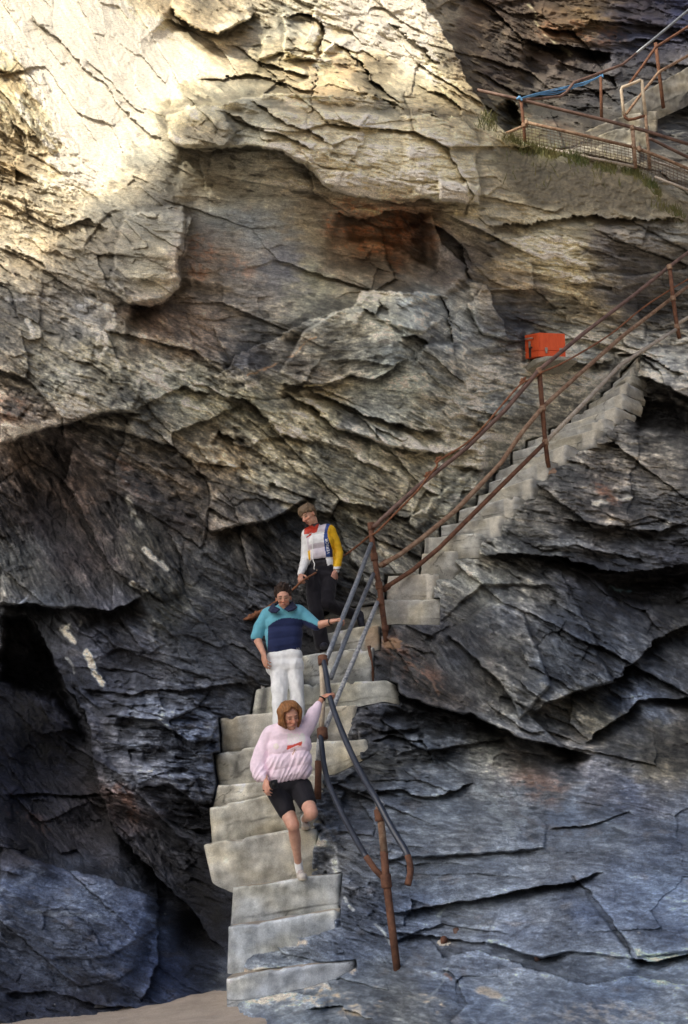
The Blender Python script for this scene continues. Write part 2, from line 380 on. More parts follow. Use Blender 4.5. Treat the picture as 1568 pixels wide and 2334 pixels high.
# edges: polyline left->right, step depth under it, reach below, bulge above, reach above
LEDGES = [
 ([(385,320),(425,338),(470,345),(520,333),(590,338),(640,345),(690,368),(735,415),(790,445),(850,455),(900,466),(965,452),(1000,463),(1088,466)], .36,110,.10,60),
 ([(380,262),(430,235),(500,240),(560,222),(640,215),(760,212),(860,222),(910,262)], -.45,70,0,40),     # top of the block: ledge facing up
 ([(910,262),(980,258),(1050,270),(1090,320)], -.25,60,0,30),
 ([(480,250),(540,262),(600,300),(680,318),(720,345)], .12,40,.05,30),
 ([(570,222),(650,285),(700,300),(750,330)], .12,30,.05,30),
 ([(765,478),(820,500),(900,478),(985,488)], .34,90,.05,30),
 ([(985,488),(1010,560),(1080,620)], -.35,80,.12,40),
 ([(950,500),(1010,520),(1060,560),(1070,640)], .25,40,.12,40),
 ([(290,690),(345,694),(385,675),(412,655),(418,630)], .42,60,.05,40),
 ([(416,530),(430,490),(418,545),(414,650)][1:], -.28,90,0,20),
 ([(120,520),(200,505),(250,520)], .1,30,.05,20),
 ([(480,865),(560,800),(640,760),(700,730),(760,712),(812,690),(830,668),(880,662),(960,668),(1005,668)], -.4,90,0,30),
 ([(1005,668),(1022,720),(1030,790)], .3,40,0,20),
 ([(820,705),(850,715),(870,690)], .15,30,.05,20),
 ([(912,770),(940,765),(975,785)], .22,26,.1,22),
 ([(640,878),(720,880),(760,865),(800,850),(860,860),(930,820)], .18,50,.08,40),
 ([(700,885),(800,925),(880,955),(960,985),(1020,985)], .22,45,.06,25),
 ([(640,890),(720,930),(760,975),(840,1000),(900,1020),(990,1032),(1100,1030)], .2,40,.1,30),
 ([(520,900),(580,930),(640,985),(720,1010)], .14,35,.06,30),
 ([(0,1010),(60,988),(130,972),(190,955),(240,938),(300,935),(330,950)], .24,160,.06,40),
 ([(300,935),(420,880),(480,900)], .1,40,.05,40),
 ([(480,1215),(540,1200),(610,1190),(660,1160),(700,1140)], .22,50,.08,30),
 ([(500,985),(545,1010)], .18,25,.05,15),
 ([(620,1100),(680,1130),(720,1140)], .18,30,.05,20),
 ([(0,1375),(60,1372),(120,1390),(190,1392),(250,1400),(330,1360)], .4,70,.08,50),
 ([(55,1380),(120,1510),(190,1620),(230,1780),(260,1900),(350,1980),(440,2080),(520,2180)], .5,110,.1,30),
 ([(180,1565),(300,1580),(420,1570),(520,1560),(600,1545)], .1,25,.05,30),
 ([(270,1630),(360,1650),(430,1690),(480,1690)], .25,40,.08,30),
 ([(300,1800),(380,1790),(440,1830),(470,1880)], .3,50,.08,30),
 ([(0,1920),(80,1960),(160,1990),(260,2010),(380,2050)], -.45,120,0,20),
 ([(0,1810),(160,1815),(330,1810)], .25,60,.06,40),
 ([(0,2270),(120,2260),(220,2290),(320,2300)], .2,40,.05,40),
 ([(360,2010),(352,2100),(360,2200),(320,2290)], -.15,60,.0,20),
 ([(890,1560),(930,1592),(1000,1608),(1080,1632),(1140,1662),(1210,1690),(1290,1708),(1350,1722)], .7,70,.15,90),
 ([(1020,1440),(1080,1500),(1150,1570),(1190,1640)], .2,40,.12,50),
 ([(1210,1625),(1290,1580),(1390,1555),(1460,1500),(1500,1460),(1568,1420),(1700,1390)], .4,60,.15,60),
 ([(1330,1700),(1450,1600),(1568,1590),(1700,1580)], .3,50,.1,50),
 ([(1080,1265),(1180,1262),(1280,1270),(1370,1300),(1450,1305),(1568,1285),(1700,1290)], .45,80,.12,40),
 ([(1280,1180),(1400,1200),(1500,1210),(1568,1190)], .2,40,.08,30),
 ([(1415,872),(1470,862),(1568,905),(1700,930)], .7,100,.1,50),
 ([(1400,800),(1470,815),(1568,850)], .2,40,.1,30),
 ([(1080,1010),(1200,985),(1300,1000)], .05,30,.02,20),
 ([(1100,560),(1160,545),(1280,540),(1380,560)], -.10,60,0,20),
 ([(1090,520),(1200,510),(1350,490),(1568,505)], .22,40,.06,30),
 ([(1190,815),(1250,820),(1330,830),(1400,815)], .3,45,.15,20),
 ([(1060,640),(1110,650),(1130,720),(1160,780)], -.25,60,.0,30),
 ([(780,1800),(850,1812),(900,1800),(960,1815),(1040,1800),(1090,1780)], .2,40,.1,40),
 ([(850,1690),(900,1680),(960,1690),(990,1740)], .1,30,.1,20),
 ([(800,1790),(830,1830),(860,1900)], .1,30,.05,20),
 ([(880,2090),(1000,2062),(1120,2045),(1230,2028),(1310,2010),(1385,1985)], .35,50,.12,60),
 ([(860,1960),(1000,1955),(1150,1940),(1240,1930)], .08,30,.06,30),
 ([(1300,1990),(1370,2060),(1420,2140),(1440,2185)], .3,40,.05,60),
 ([(1430,2180),(1500,2190),(1568,2180),(1720,2170)], .5,45,.15,60),
 ([(1250,1890),(1340,1880),(1440,1850)], .15,30,.05,30),
 ([(880,2120),(1010,2140),(1100,2152),(1240,2180),(1300,2170)], .22,40,.08,60),
 ([(960,2130),(1000,2180),(1080,2170),(1200,2200),(1340,2240),(1450,2220),(1568,2240),(1720,2240)], -.18,60,0,30),
 ([(1000,2200),(1045,2240),(1060,2290),(1020,2340)], .12,40,.1,60),
 ([(515,2290),(540,2268),(620,2262),(760,2272)], -.25,50,0,20),
 ([(700,2300),(780,2290),(860,2330)], .15,30,.06,30),
 ([(385,15),(440,60),(500,75),(560,45),(590,20)], .3,60,.25,60),
 ([(640,40),(700,30),(735,60),(725,135),(640,120)], .3,50,.15,60),
 ([(590,140),(650,160),(700,165)], .2,30,.1,30),
 ([(760,90),(810,130),(860,190),(920,250)], .3,50,.12,40),
 ([(440,180),(560,170),(680,200),(740,205)], .12,25,.05,30),
 ([(880,50),(940,90),(1000,150)], .2,40,.1,30),
 ([(60,30),(150,110),(230,190),(330,300),(385,330)], .12,40,.06,40),
 ([(200,130),(280,220),(330,270)], .07,20,.04,20),
 ([(0,560),(100,600),(200,690)], .06,30,.04,30),
 ([(1150,60),(1240,110),(1290,150)], -.3,60,0,30),
 ([(1190,90),(1300,110),(1400,120)], .6,70,.1,40),
]
# darker-than-shade hollows and proud blocks: polygon, extra depth
HOLES = [
 ([(1132,232),(1160,225),(1190,235),(1200,285),(1160,320),(1140,300)], .9),
 ([(785,478),(985,486),(1005,560),(990,620),(850,560),(790,560)], .22),
 ([(0,1400),(60,1400),(120,1500),(190,1640),(200,1720),(120,1600),(0,1560)], .7),
 ([(1420,890),(1568,925),(1568,990),(1450,990),(1420,940)], .35),
 ([(1340,1310),(1568,1300),(1568,1400),(1400,1380)], .35),
 ([(730,1905),(760,1900),(775,1960),(735,1985),(722,1950)], .12),
]
BLOCKS = [
 ([(280,480),(416,470),(416,640),(385,672),(300,690),(240,650)], .14),
 ([(1100,1960),(1110,1930),(1350,1990),(1430,2170),(1150,2080)], .0),
 ([(640,30),(728,40),(722,135),(650,140)], .25),
 ([(1000,410),(1088,418),(1086,464),(1000,460)], .15),
 ([(380,262),(430,240),(500,245),(540,300),(520,335),(400,330)], .12),
]
# planar blocks with sharp edges: outline, three (x, y, how far it stands out)
FACETS = [
 ([(380,262),(450,236),(560,222),(640,215),(760,212),(870,222),(920,262),(1040,266),(1088,320),(1092,466),(1000,460),(965,452),(880,462),(800,447),(740,420),(700,372),(640,345),(590,338),(520,333),(430,340),(383,320)], (600,215,.10),(600,340,.36),(1000,455,.42)),
 ([(383,262),(450,236),(490,244),(545,300),(520,333),(430,340),(383,320)], (400,260,.05),(520,333,.22),(400,320,.12)),
 ([(1004,412),(1090,420),(1090,466),(1002,460)], (1004,412,.10),(1090,466,.20),(1002,460,.20)),
 ([(700,215),(870,222),(920,262),(860,300),(740,270)], (700,215,-.10),(900,260,-.08),(800,290,.10)),
 ([(190,560),(250,480),(330,470),(418,470),(418,545),(432,552),(418,600),(416,650),(385,675),(345,694),(290,692),(200,640)], (200,600,.0),(418,520,.30),(340,690,.40)),
 ([(640,850),(690,755),(760,712),(812,690),(830,668),(880,662),(1005,668),(1024,720),(1036,800),(1050,880),(1000,940),(900,935),(800,868),(700,880)], (850,668,.42),(1010,700,.34),(760,900,.02)),
 ([(820,700),(850,668),(1005,668),(1024,720),(960,760),(880,740)], (850,668,-.10),(1000,680,-.08),(900,750,.14)),
 ([(892,1478),(1000,1415),(1100,1330),(1250,1330),(1330,1420),(1400,1552),(1290,1585),(1212,1628),(1290,1710),(1210,1692),(1140,1664),(1080,1634),(1000,1610),(930,1594),(890,1562)], (950,1450,.0),(1100,1640,.42),(1330,1440,.05)),
 ([(1020,1440),(1120,1370),(1190,1400),(1260,1560),(1190,1640),(1150,1570),(1080,1500)], (1020,1440,.0),(1190,1640,.22),(1190,1400,.16)),
 ([(1400,800),(1440,790),(1568,780),(1760,780),(1760,935),(1568,908),(1470,864),(1415,874)], (1440,800,.1),(1568,900,.42),(1470,860,.36)),
 ([(1270,700),(1190,660),(1100,650),(1065,690),(1100,760),(1190,790)], (1065,690,.22),(1190,660,.02),(1150,780,.18)),
 ([(850,1832),(960,1815),(1100,1800),(1200,1830),(1250,1880),(1240,1932),(1100,1945),(950,1958),(872,1962)], (860,1840,.0),(950,1955,.16),(1240,1930,.14)),
 ([(1150,2047),(1320,2015),(1445,2187),(1300,2168),(1240,2182),(1100,2154)], (1150,2047,.02),(1440,2185,.26),(1100,2150,.14)),
 ([(1330,2010),(1440,1985),(1600,2000),(1600,2172),(1450,2180)], (1330,2010,.0),(1600,2172,.30),(1450,2180,.22)),
 ([(270,1632),(360,1652),(430,1692),(480,1692),(500,1640),(420,1575),(300,1580)], (300,1580,.0),(430,1690,.22),(480,1640,.1)),
 ([(300,1800),(250,1720),(330,1700),(440,1760),(480,1860),(440,1830),(380,1790)], (300,1720,.0),(440,1830,.25),(330,1800,.2)),
 ([(0,1920),(80,1962),(160,1992),(260,2012),(360,2050),(352,2120),(250,2180),(100,2190),(0,2150)], (100,1990,.25),(300,2050,.2),(100,2190,.1)),
 ([(480,1215),(540,1200),(610,1190),(700,1140),(620,1080),(500,1100),(440,1160)], (500,1100,.0),(540,1205,.22),(690,1140,.2)),
 ([(640,892),(720,930),(760,975),(840,1000),(900,1020),(990,1032),(900,960),(800,925),(700,885)], (700,885,.02),(840,1000,.22),(990,1030,.2)),
 ([(500,0),(560,45),(500,78),(440,62),(385,15),(400,-60),(520,-60)], (400,-40,.0),(440,60,.35),(560,40,.35)),
 ([(640,40),(735,45),(728,140),(640,122),(590,140),(600,80)], (620,50,.0),(728,140,.36),(640,120,.3)),
 ([(760,90),(810,130),(860,190),(925,252),(830,215),(740,205),(700,160)], (700,160,.0),(860,190,.28),(925,250,.28)),
 ([(0,1012),(60,988),(130,972),(190,955),(240,938),(300,935),(330,860),(200,820),(0,860)], (100,850,.0),(100,985,.12),(300,930,.12)),
 ([(0,1372),(120,1388),(190,1392),(250,1402),(330,1362),(250,1300),(100,1270),(0,1300)], (150,1290,.0),(60,1372,.28),(250,1400,.25)),
]
BANK = [(1120,300),(1200,336),(1300,358),(1440,388),(1568,440),(1760,520),(1760,560),(1568,535),(1440,500),(1300,500),(1200,480),(1150,430),(1110,360)]
# colours as the photograph shows them in the shade (sRGB)
CREAM=(206,192,164); TAN=(168,154,124); OLIVE=(138,130,106); GREY=(128,126,116); SLATE=(98,100,102); DARK=(66,64,64); NAVY=(44,46,58); BLUE=(92,104,122); BROWN=(74,60,50); RUST=(146,84,40); MUD=(106,96,76)
COLOR = [
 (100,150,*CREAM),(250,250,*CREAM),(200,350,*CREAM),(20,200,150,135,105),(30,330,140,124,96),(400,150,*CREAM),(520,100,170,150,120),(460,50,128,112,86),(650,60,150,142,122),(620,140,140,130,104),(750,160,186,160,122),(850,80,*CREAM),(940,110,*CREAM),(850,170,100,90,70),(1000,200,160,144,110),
 (450,260,140,128,100),(600,290,130,124,104),(720,260,*TAN),(850,300,172,160,130),(800,400,158,146,118),(950,350,176,162,130),(1040,430,168,154,122),(480,330,100,94,80),(1100,300,150,140,114),(1130,420,130,120,98),
 (100,500,150,134,108),(200,560,122,114,98),(330,480,132,124,106),(350,600,138,130,110),(100,650,126,118,104),(200,720,140,134,124),(450,400,124,118,102),(600,420,112,110,100),(500,500,112,112,106),(600,520,106,110,112),(460,570,112,98,84),(550,600,112,104,94),(640,600,92,92,96),(700,520,116,108,92),
 (780,510,84,68,56),(830,530,104,74,50),(860,560,92,70,52),(930,560,66,52,44),(940,520,84,56,38),(880,620,92,82,68),(760,600,108,94,78),(1010,560,62,60,60),(1060,600,76,70,66),(720,640,132,126,104),(350,720,104,86,72),(450,750,112,98,84),
 (850,700,128,124,106),(900,760,118,116,104),(960,700,104,106,102),(900,880,122,120,104),(1060,740,96,98,96),(760,800,110,108,98),(560,820,76,74,74),(640,830,90,86,78),(720,860,66,60,54),
 (1150,620,112,100,78),(1250,560,170,158,128),(1280,620,150,136,102),(1330,690,110,98,74),(1200,680,72,66,58),(1180,720,62,62,64),(1420,600,62,60,60),(1500,560,80,76,70),(1450,680,66,62,58),(1300,520,112,104,84),(1520,520,104,98,86),
 (1200,370,112,102,78),(1330,420,104,94,74),(1450,440,100,92,72),(1230,450,110,102,82),(1540,480,84,82,72),
 (100,850,120,112,92),(250,820,132,122,96),(50,930,118,104,88),(350,900,116,110,92),(450,900,116,108,84),(560,940,128,116,84),(640,960,150,138,104),(740,920,146,134,100),(800,990,110,104,92),(880,960,126,120,102),(500,1020,112,98,72),(650,1060,150,138,106),(760,1060,146,136,106),(860,1100,122,112,86),(950,1020,140,130,104),
 (60,1080,66,56,48),(150,1050,60,52,48),(120,1200,56,50,52),(200,1250,66,56,54),(180,1120,70,56,46),(30,1280,84,82,76),(300,1150,70,64,60),(340,1240,84,78,66),(430,1130,84,72,56),(520,1180,78,70,60),(620,1150,66,62,58),(700,1180,82,80,72),(600,1280,72,66,58),(480,1300,66,66,66),
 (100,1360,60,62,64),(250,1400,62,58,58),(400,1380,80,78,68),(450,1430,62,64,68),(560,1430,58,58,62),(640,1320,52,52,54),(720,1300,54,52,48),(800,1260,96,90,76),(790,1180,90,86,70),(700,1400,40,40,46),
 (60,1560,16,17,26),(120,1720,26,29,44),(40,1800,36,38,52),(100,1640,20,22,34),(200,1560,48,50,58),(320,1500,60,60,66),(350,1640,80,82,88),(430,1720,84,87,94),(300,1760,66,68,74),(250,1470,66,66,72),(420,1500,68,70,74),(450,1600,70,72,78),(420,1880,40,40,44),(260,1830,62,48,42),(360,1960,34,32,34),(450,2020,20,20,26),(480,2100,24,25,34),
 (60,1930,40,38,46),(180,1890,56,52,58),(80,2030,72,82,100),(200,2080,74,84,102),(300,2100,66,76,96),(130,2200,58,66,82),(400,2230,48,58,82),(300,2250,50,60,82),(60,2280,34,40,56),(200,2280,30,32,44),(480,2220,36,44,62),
 (1150,900,120,116,104),(1230,860,134,126,106),(1330,810,140,132,112),(1500,810,136,130,116),(1470,860,116,110,98),(1500,940,44,42,42),(1400,1010,92,86,76),(1520,1040,90,84,74),(1100,1010,140,130,106),(1000,1070,130,122,98),(960,1150,108,100,80),(900,1200,76,72,62),
 (1250,1100,96,90,80),(1370,1130,98,88,76),(1450,1130,84,80,74),(1300,1220,66,66,66),(1200,1240,74,72,66),(1500,1200,70,70,70),(1500,1270,44,44,48),(1500,1350,28,28,34),(1380,1340,40,42,48),(1200,1320,96,94,88),(1100,1330,126,120,104),(1040,1380,106,100,88),(1560,1420,40,40,40),
 (960,1430,52,52,56),(920,1490,76,70,64),(960,1530,76,68,60),(1050,1480,70,70,72),(1150,1480,92,88,80),(1150,1400,76,76,78),(1280,1450,76,80,86),(1400,1450,70,74,80),(1260,1530,76,80,84),(1160,1550,104,98,86),(1000,1570,52,46,40),(1060,1640,40,38,38),(1250,1600,88,84,76),(1350,1640,92,84,66),(1480,1600,66,72,82),(1540,1700,76,70,60),
 (850,1620,54,54,58),(900,1660,56,58,62),(960,1710,60,64,68),(880,1740,70,68,60),(850,1780,62,62,62),(1000,1680,64,68,74),(1100,1700,86,86,80),(1200,1740,98,92,84),(1240,1790,98,94,90),(1350,1800,96,92,92),(1450,1820,82,86,98),(1500,1740,96,88,70),
 (900,1850,82,88,96),(1000,1860,114,119,122),(1150,1840,114,118,120),(1100,1930,108,114,120),(1300,1850,90,98,108),(1400,1880,92,98,104),(800,1880,66,70,78),(760,1940,96,96,96),(950,1990,92,98,104),(1100,1990,80,86,94),(1540,1900,76,86,102),
 (850,2060,66,74,88),(950,2080,86,96,112),(1100,2080,110,117,125),(1250,2060,104,110,118),(1350,2080,88,100,120),(1500,2020,102,114,130),(1500,2100,94,108,130),(1460,1990,86,96,112),(820,2130,64,72,86),(920,2150,86,94,108),(1150,2130,92,104,124),
 (880,2230,104,112,120),(1000,2260,100,112,130),(1150,2240,110,119,131),(1300,2230,108,118,130),(1480,2240,108,122,140),(1100,2310,106,116,130),(1350,2320,110,120,134),(1540,2300,112,122,134),(700,2290,138,144,146),(800,2320,114,120,124),(900,2290,128,130,126),(600,2300,126,132,134),(960,2320,120,124,124),(860,2330,70,76,84),(600,2330,60,70,88),
 (1380,560,66,62,60),(1420,680,64,62,60),(1540,640,70,68,64),(1460,620,60,58,56),(1330,1300,40,40,46),(1420,1370,30,30,36),(1550,1310,34,34,40),(1250,1290,60,60,60),(1450,1260,50,50,52),(1450,920,46,44,44),(1550,960,46,44,44),(1120,580,70,66,60),(1000,620,60,54,50),(680,1230,52,50,48),(740,1340,46,44,42),(560,1380,54,54,56),(400,1170,70,60,54),(60,1180,58,50,46),(1150,30,66,54,46),(1250,110,58,48,42),(1450,30,44,40,48),
 (1080,60,86,72,58),(1150,120,64,56,50),(1250,60,72,56,40),(1200,30,70,56,44),(1350,40,88,70,46),(1130,180,52,42,38),(1250,160,54,46,42),(1350,130,46,42,44),(1450,80,36,38,52),(1540,40,30,34,58),(1300,240,40,38,42),(1250,210,70,62,56),(1230,300,66,66,68),(1350,250,34,34,38),(1480,220,64,66,70),(1160,270,20,18,16),(1540,280,66,66,66),(1520,350,84,80,74),(1300,330,74,68,60),
 (1180,310,130,118,78),(1230,345,110,104,62),
]
# quartz veins and pale streaks: polyline, half width px, colour, strength
VEINS = [
 ([(255,735),(240,760),(225,800)], 14,(222,212,190),.8),([(60,730),(75,760)],8,(215,210,200),.7),
 ([(200,1490),(215,1520),(235,1555)], 9,(205,205,205),.9),([(180,1425),(140,1435),(165,1465)], 9,(190,180,160),.7),
 ([(300,1330),(330,1345)], 7,(220,215,205),.9),([(330,1255),(360,1280),(380,1300)], 8,(210,200,178),.9),([(292,1140),(300,1180),(318,1200)], 9,(176,166,144),.6),
 ([(860,1028),(920,1040),(1000,1026)], 3.5,(205,190,150),.9),([(700,880),(740,872),(770,850)], 3.5,(190,160,100),.7),([(560,855),(640,830),(720,770)], 2.5,(150,110,60),.6),
 ([(200,690),(230,700),(260,715)], 8,(200,195,190),.6),([(0,680),(120,690),(210,705)], 5,(185,180,175),.4),
 ([(1350,1150),(1430,1135)], 5,(190,180,160),.7),([(1390,1340),(1440,1350)], 4,(120,160,165),.5),
 ([(1160,1700),(1190,1740),(1215,1790)], 5,(100,84,66),.4),([(1090,1800),(1130,1850),(1170,1890)], 16,(128,132,130),.6),
 ([(1120,1750),(1190,1860),(1300,1900)], 9,(84,80,80),.6),
 ([(1200,10),(1240,70),(1290,130)], 5,(170,160,130),.6),([(905,1480),(960,1530),(1000,1575)], 4,(150,112,78),.3),
 ([(520,960),(580,1000),(640,1060)],7,(178,166,132),.55),([(660,940),(720,960),(780,985)],10,(186,174,138),.55),([(600,1110),(650,1150),(690,1165)],7,(170,158,128),.5),([(820,1050),(900,1080),(960,1110)],9,(176,164,134),.5),
 ([(440,870),(520,905),(560,940)],6,(168,156,126),.5),([(330,820),(420,860)],6,(164,152,124),.45),([(760,1110),(800,1160),(810,1190)],8,(180,170,140),.55),([(480,1030),(540,1080)],6,(160,150,124),.45),([(60,800),(130,830),(200,840)],6,(176,166,140),.45),([(120,880),(210,900)],5,(170,160,136),.45),
 ([(1000,880),(1060,900)],7,(150,146,126),.4),([(900,1000),(1010,985)],6,(166,156,130),.45),([(1180,560),(1280,600),(1330,650)],14,(178,162,126),.5),([(1100,540),(1200,545)],9,(166,152,122),.4),([(1260,650),(1350,690)],9,(166,148,112),.4),
 ([(1380,820),(1560,815)],9,(150,146,132),.5),([(1430,850),(1540,850)],6,(160,156,144),.5),([(1140,1460),(1180,1500),(1230,1540)],9,(126,122,110),.45),([(1240,1560),(1340,1640)],8,(120,112,94),.35),([(960,1440),(1010,1500)],5,(110,108,100),.35),([(1070,1320),(1110,1380)],12,(140,134,116),.5),([(1020,1330),(1040,1390)],9,(132,126,108),.4),
 ([(1500,1640),(1568,1690)],6,(126,120,100),.35),([(430,1620),(480,1640)],8,(118,122,128),.45),([(480,1690),(520,1710)],8,(112,116,122),.45),([(300,1700),(340,1720)],7,(108,112,118),.4),([(150,1500),(170,1530)],5,(150,146,136),.4),
 ([(700,1910),(760,1930),(770,1980)], 12,(178,176,170),.8),([(80,1340),(30,1380)],4,(150,150,150),.4),
 ([(650,170),(900,235)], 5,(190,170,130),.3),([(60,2080),(220,2088)],8,(112,120,130),.5),([(0,2030),(100,1990)],5,(100,108,118),.4),
 ([(730,1720),(700,1700)],5,(180,176,160),.5),([(400,1590),(440,1600)],9,(120,122,126),.5),([(300,1640),(340,1660)],9,(112,114,116),.5),
 ([(840,2100),(880,2130),(900,2160)],4,(170,174,170),.6),([(780,2040),(800,2070)],5,(176,176,170),.6),([(1000,2090),(1020,2060)],4,(160,170,160),.4),
 ([(970,2290),(1000,2260),(1020,2200)],3,(150,158,160),.5),
]
SANDY = [([(560,2222),(640,2216),(720,2210),(800,2206)],9,.95),([(700,2262),(780,2272),(820,2310)],22,.95),([(580,2288),(700,2270)],8,.9),([(860,2250),(960,2262),(1000,2290)],10,.6),([(930,2225),(880,2260),(860,2300)],12,.6),([(1090,2262),(1130,2270)],10,.6),([(1300,2300),(1420,2290)],12,.3),([(1200,2330),(1480,2310)],14,.25),([(640,2145),(690,2150)],8,.6),([(1000,2290),(960,2334)],10,.5)]
RUSTY = [([(796,505),(850,535),(890,515)],46,.95),([(780,560),(860,575),(900,600)],14,.5),([(450,560),(470,590),(460,620)],22,.5),([(520,600),(560,620)],20,.3),([(885,1475),(925,1510),(975,1555)],30,.5),([(1360,1110),(1400,1150)],12,.6),([(0,930),(40,930)],26,.4),([(270,1050),(330,1120)],22,.3),([(1240,60),(1400,80)],20,.4),([(1200,1780),(1250,1800)],34,.35),([(1090,210),(1300,300)],10,.15),([(20,1850),(100,1890)],16,.3),([(280,1800),(300,1860)],14,.4),([(1010,2225),(1025,2235)],4,.6)]
# open-sky light reaching each part of the face, percent, for turning seen colours into rock albedo
KGRID = [[91, 92, 90, 84, 74, 69, 73, 77, 80, 75, 60, 56, 61, 62, 61, 62], [87, 91, 92, 90, 82, 72, 70, 72, 77, 76, 64, 55, 56, 61, 65, 64], [82, 89, 93, 90, 78, 63, 58, 59, 64, 68, 59, 52, 58, 67, 66, 59], [77, 87, 92, 83, 60, 41, 37, 40, 46, 50, 46, 46, 57, 65, 62, 54], [76, 84, 87, 75, 50, 32, 26, 26, 28, 30, 32, 38, 49, 55, 52, 47], [77, 76, 75, 65, 45, 35, 31, 26, 21, 20, 24, 31, 39, 42, 40, 36], [72, 65, 59, 47, 36, 35, 39, 37, 33, 30, 29, 31, 33, 33, 32, 30], [61, 59, 49, 36, 30, 35, 44, 47, 46, 40, 36, 34, 32, 31, 32, 33], [53, 53, 46, 36, 32, 35, 41, 44, 43, 40, 35, 33, 32, 33, 36, 37], [42, 40, 36, 33, 32, 34, 35, 35, 36, 35, 32, 32, 36, 43, 44, 39], [28, 27, 28, 30, 33, 36, 36, 34, 33, 32, 32, 37, 47, 54, 53, 50], [28, 32, 37, 38, 38, 38, 37, 36, 35, 35, 41, 50, 56, 55, 53, 54], [44, 50, 51, 46, 41, 37, 34, 33, 35, 42, 51, 57, 52, 43, 40, 42], [48, 53, 51, 44, 41, 39, 36, 36, 40, 50, 57, 55, 47, 40, 37, 37], [30, 40, 42, 41, 44, 44, 42, 45, 52, 58, 61, 60, 55, 50, 47, 45], [22, 35, 43, 45, 46, 47, 53, 60, 61, 58, 59, 60, 55, 48, 45, 46], [28, 37, 47, 46, 42, 51, 67, 72, 61, 48, 45, 44, 38, 34, 39, 49], [31, 37, 44, 40, 39, 58, 75, 70, 53, 41, 38, 39, 36, 40, 52, 63], [34, 40, 40, 33, 40, 67, 78, 63, 49, 48, 52, 55, 56, 59, 67, 72], [41, 42, 39, 32, 45, 74, 81, 65, 53, 54, 63, 67, 66, 67, 70, 71], [46, 45, 39, 33, 47, 75, 84, 72, 57, 52, 59, 64, 64, 66, 69, 70], [44, 45, 39, 31, 44, 72, 83, 76, 62, 51, 55, 62, 64, 65, 66, 65], [44, 46, 43, 37, 49, 72, 80, 74, 65, 57, 59, 62, 63, 62, 60, 58], [49, 51, 50, 51, 62, 76, 77, 68, 64, 62, 62, 62, 62, 61, 59, 58]]
KSHADE = np.array([0.42, 0.42, 0.44])      # shade radiance of a white diffuser (for colours read off the photo)

# ------------------------------------------------------------------ grid
def axis(a, b, lo, hi, step):
    core = np.arange(a, b + step, step)
    out_l = []; x = a; s = step
    while x > lo: s *= 1.12; x -= s; out_l.append(x)
    out_r = []; x = core[-1]; s = step
    while x < hi: s *= 1.12; x += s; out_r.append(x)
    return np.concatenate([out_l[::-1], core, out_r])

STEP = globals().get('CLIFF_STEP', 1.9)
gx = axis(-30, 1600, -640, 2200, STEP); gy = axis(-30, 2345, -600, 2620, STEP)
PX, PY = np.meshgrid(gx, gy)
PX = PX.astype(np.float64); PY = PY.astype(np.float64)

ccx = np.linspace(-650, 2250, 300); ccy = np.linspace(-620, 2640, 330)
CPX, CPY = np.meshgrid(ccx, ccy)
cpx = np.clip(CPX, -170, 1740); cpy = np.clip(CPY, -230, 2490)
base_c = tps_eval(tps_fit(DEPTH), cpx, cpy)
gul_c = tps_eval(tps_fit(GULLY), np.clip(cpx, 950, 1740), np.clip(cpy, -160, 520))
dip_c = shepard(DIP, CPX, CPY)[..., 0]
rough_c = shepard(ROUGH, CPX, CPY)

# ragged feature coordinates: world-sized noise moves the drawn edges about
base0 = upsample(base_c, ccx, ccy, PX, PY)
X0, Y0, Z0 = Parr(PX, PY, base0)
W0 = Z0 + 0.55 * (Y0 - 10)
def tflat(py): return np.interp(py, [-600, 0, 700, 1300, 1900, 2334, 2620], [19, 17, 14.6, 12.6, 9.9, 7.9, 7.0])
_yy = np.arange(-700, 2700, 5.0)
_ww = np.concatenate([[0], np.cumsum(-0.5 * (tflat(_yy[1:]) + tflat(_yy[:-1])) * 5.0 / F * (1 + .45 * np.clip((_yy[1:] - 1600) / 300, 0, 1)))])
wx = 16 * gnoise(X0 * 1.3, W0 * 1.6, 1) + 9 * gnoise(X0 * 4, W0 * 5, 2) + 4.5 * gnoise(X0 * 11, W0 * 15, 3)
wy = 12 * gnoise(X0 * 1.2, W0 * 1.4, 4) + 8 * gnoise(X0 * 4, W0 * 4, 5) + 5 * gnoise(X0 * 12, W0 * 12, 6)
FX, FY = PX + wx, PY + wy

T = upsample(base_c, ccx, ccy, PX, PY)
gmask = inpoly(PX + wx * .7, PY + wy * .7, GULLY_POLY)
T = np.where(gmask, np.maximum(upsample(gul_c, ccx, ccy, PX, PY), T + .3), T)

for poly, d, L, pr, La in LEDGES:
    xs = [p[0] for p in poly]; ys = [p[1] for p in poly]; M = 3 * max(L, La) + 25
    ii = np.where((gy > min(ys) - M) & (gy < max(ys) + M))[0]; jj = np.where((gx > min(xs) - M) & (gx < max(xs) + M))[0]
    if len(ii) == 0 or len(jj) == 0: continue
    s = np.s_[ii[0]:ii[-1] + 1, jj[0]:jj[-1] + 1]
    dd, sg, pos = polydist(FX[s], FY[s], poly)
    fade = smooth01(pos, 0.0, .12) * smooth01(1 - pos, 0.0, .12)
    # beyond the ends the influence dies with distance
    var = 0.75 + 0.7 * gnoise(X0[s] * 2.1, W0[s] * 2.1, 31)
    below = np.where(sg > 0, np.exp(-dd / L), 0)
    above = np.where(sg <= 0, np.exp(-dd / La), 0)
    if d >= 0:
        T[s] += (1.35 if ys[0] < 1750 else .6) * fade * var * (d * below - pr * above)
    else:      # the lower side stands proud: a ledge facing up
        T[s] += 1.3 * fade * var * (d * below)
for poly, d in HOLES:
    e, _, _ = polydist(FX, FY, poly + poly[:1]); m = inpoly(FX, FY, poly)
    T += np.where(m, d * smooth01(e, 0, 22), 0)
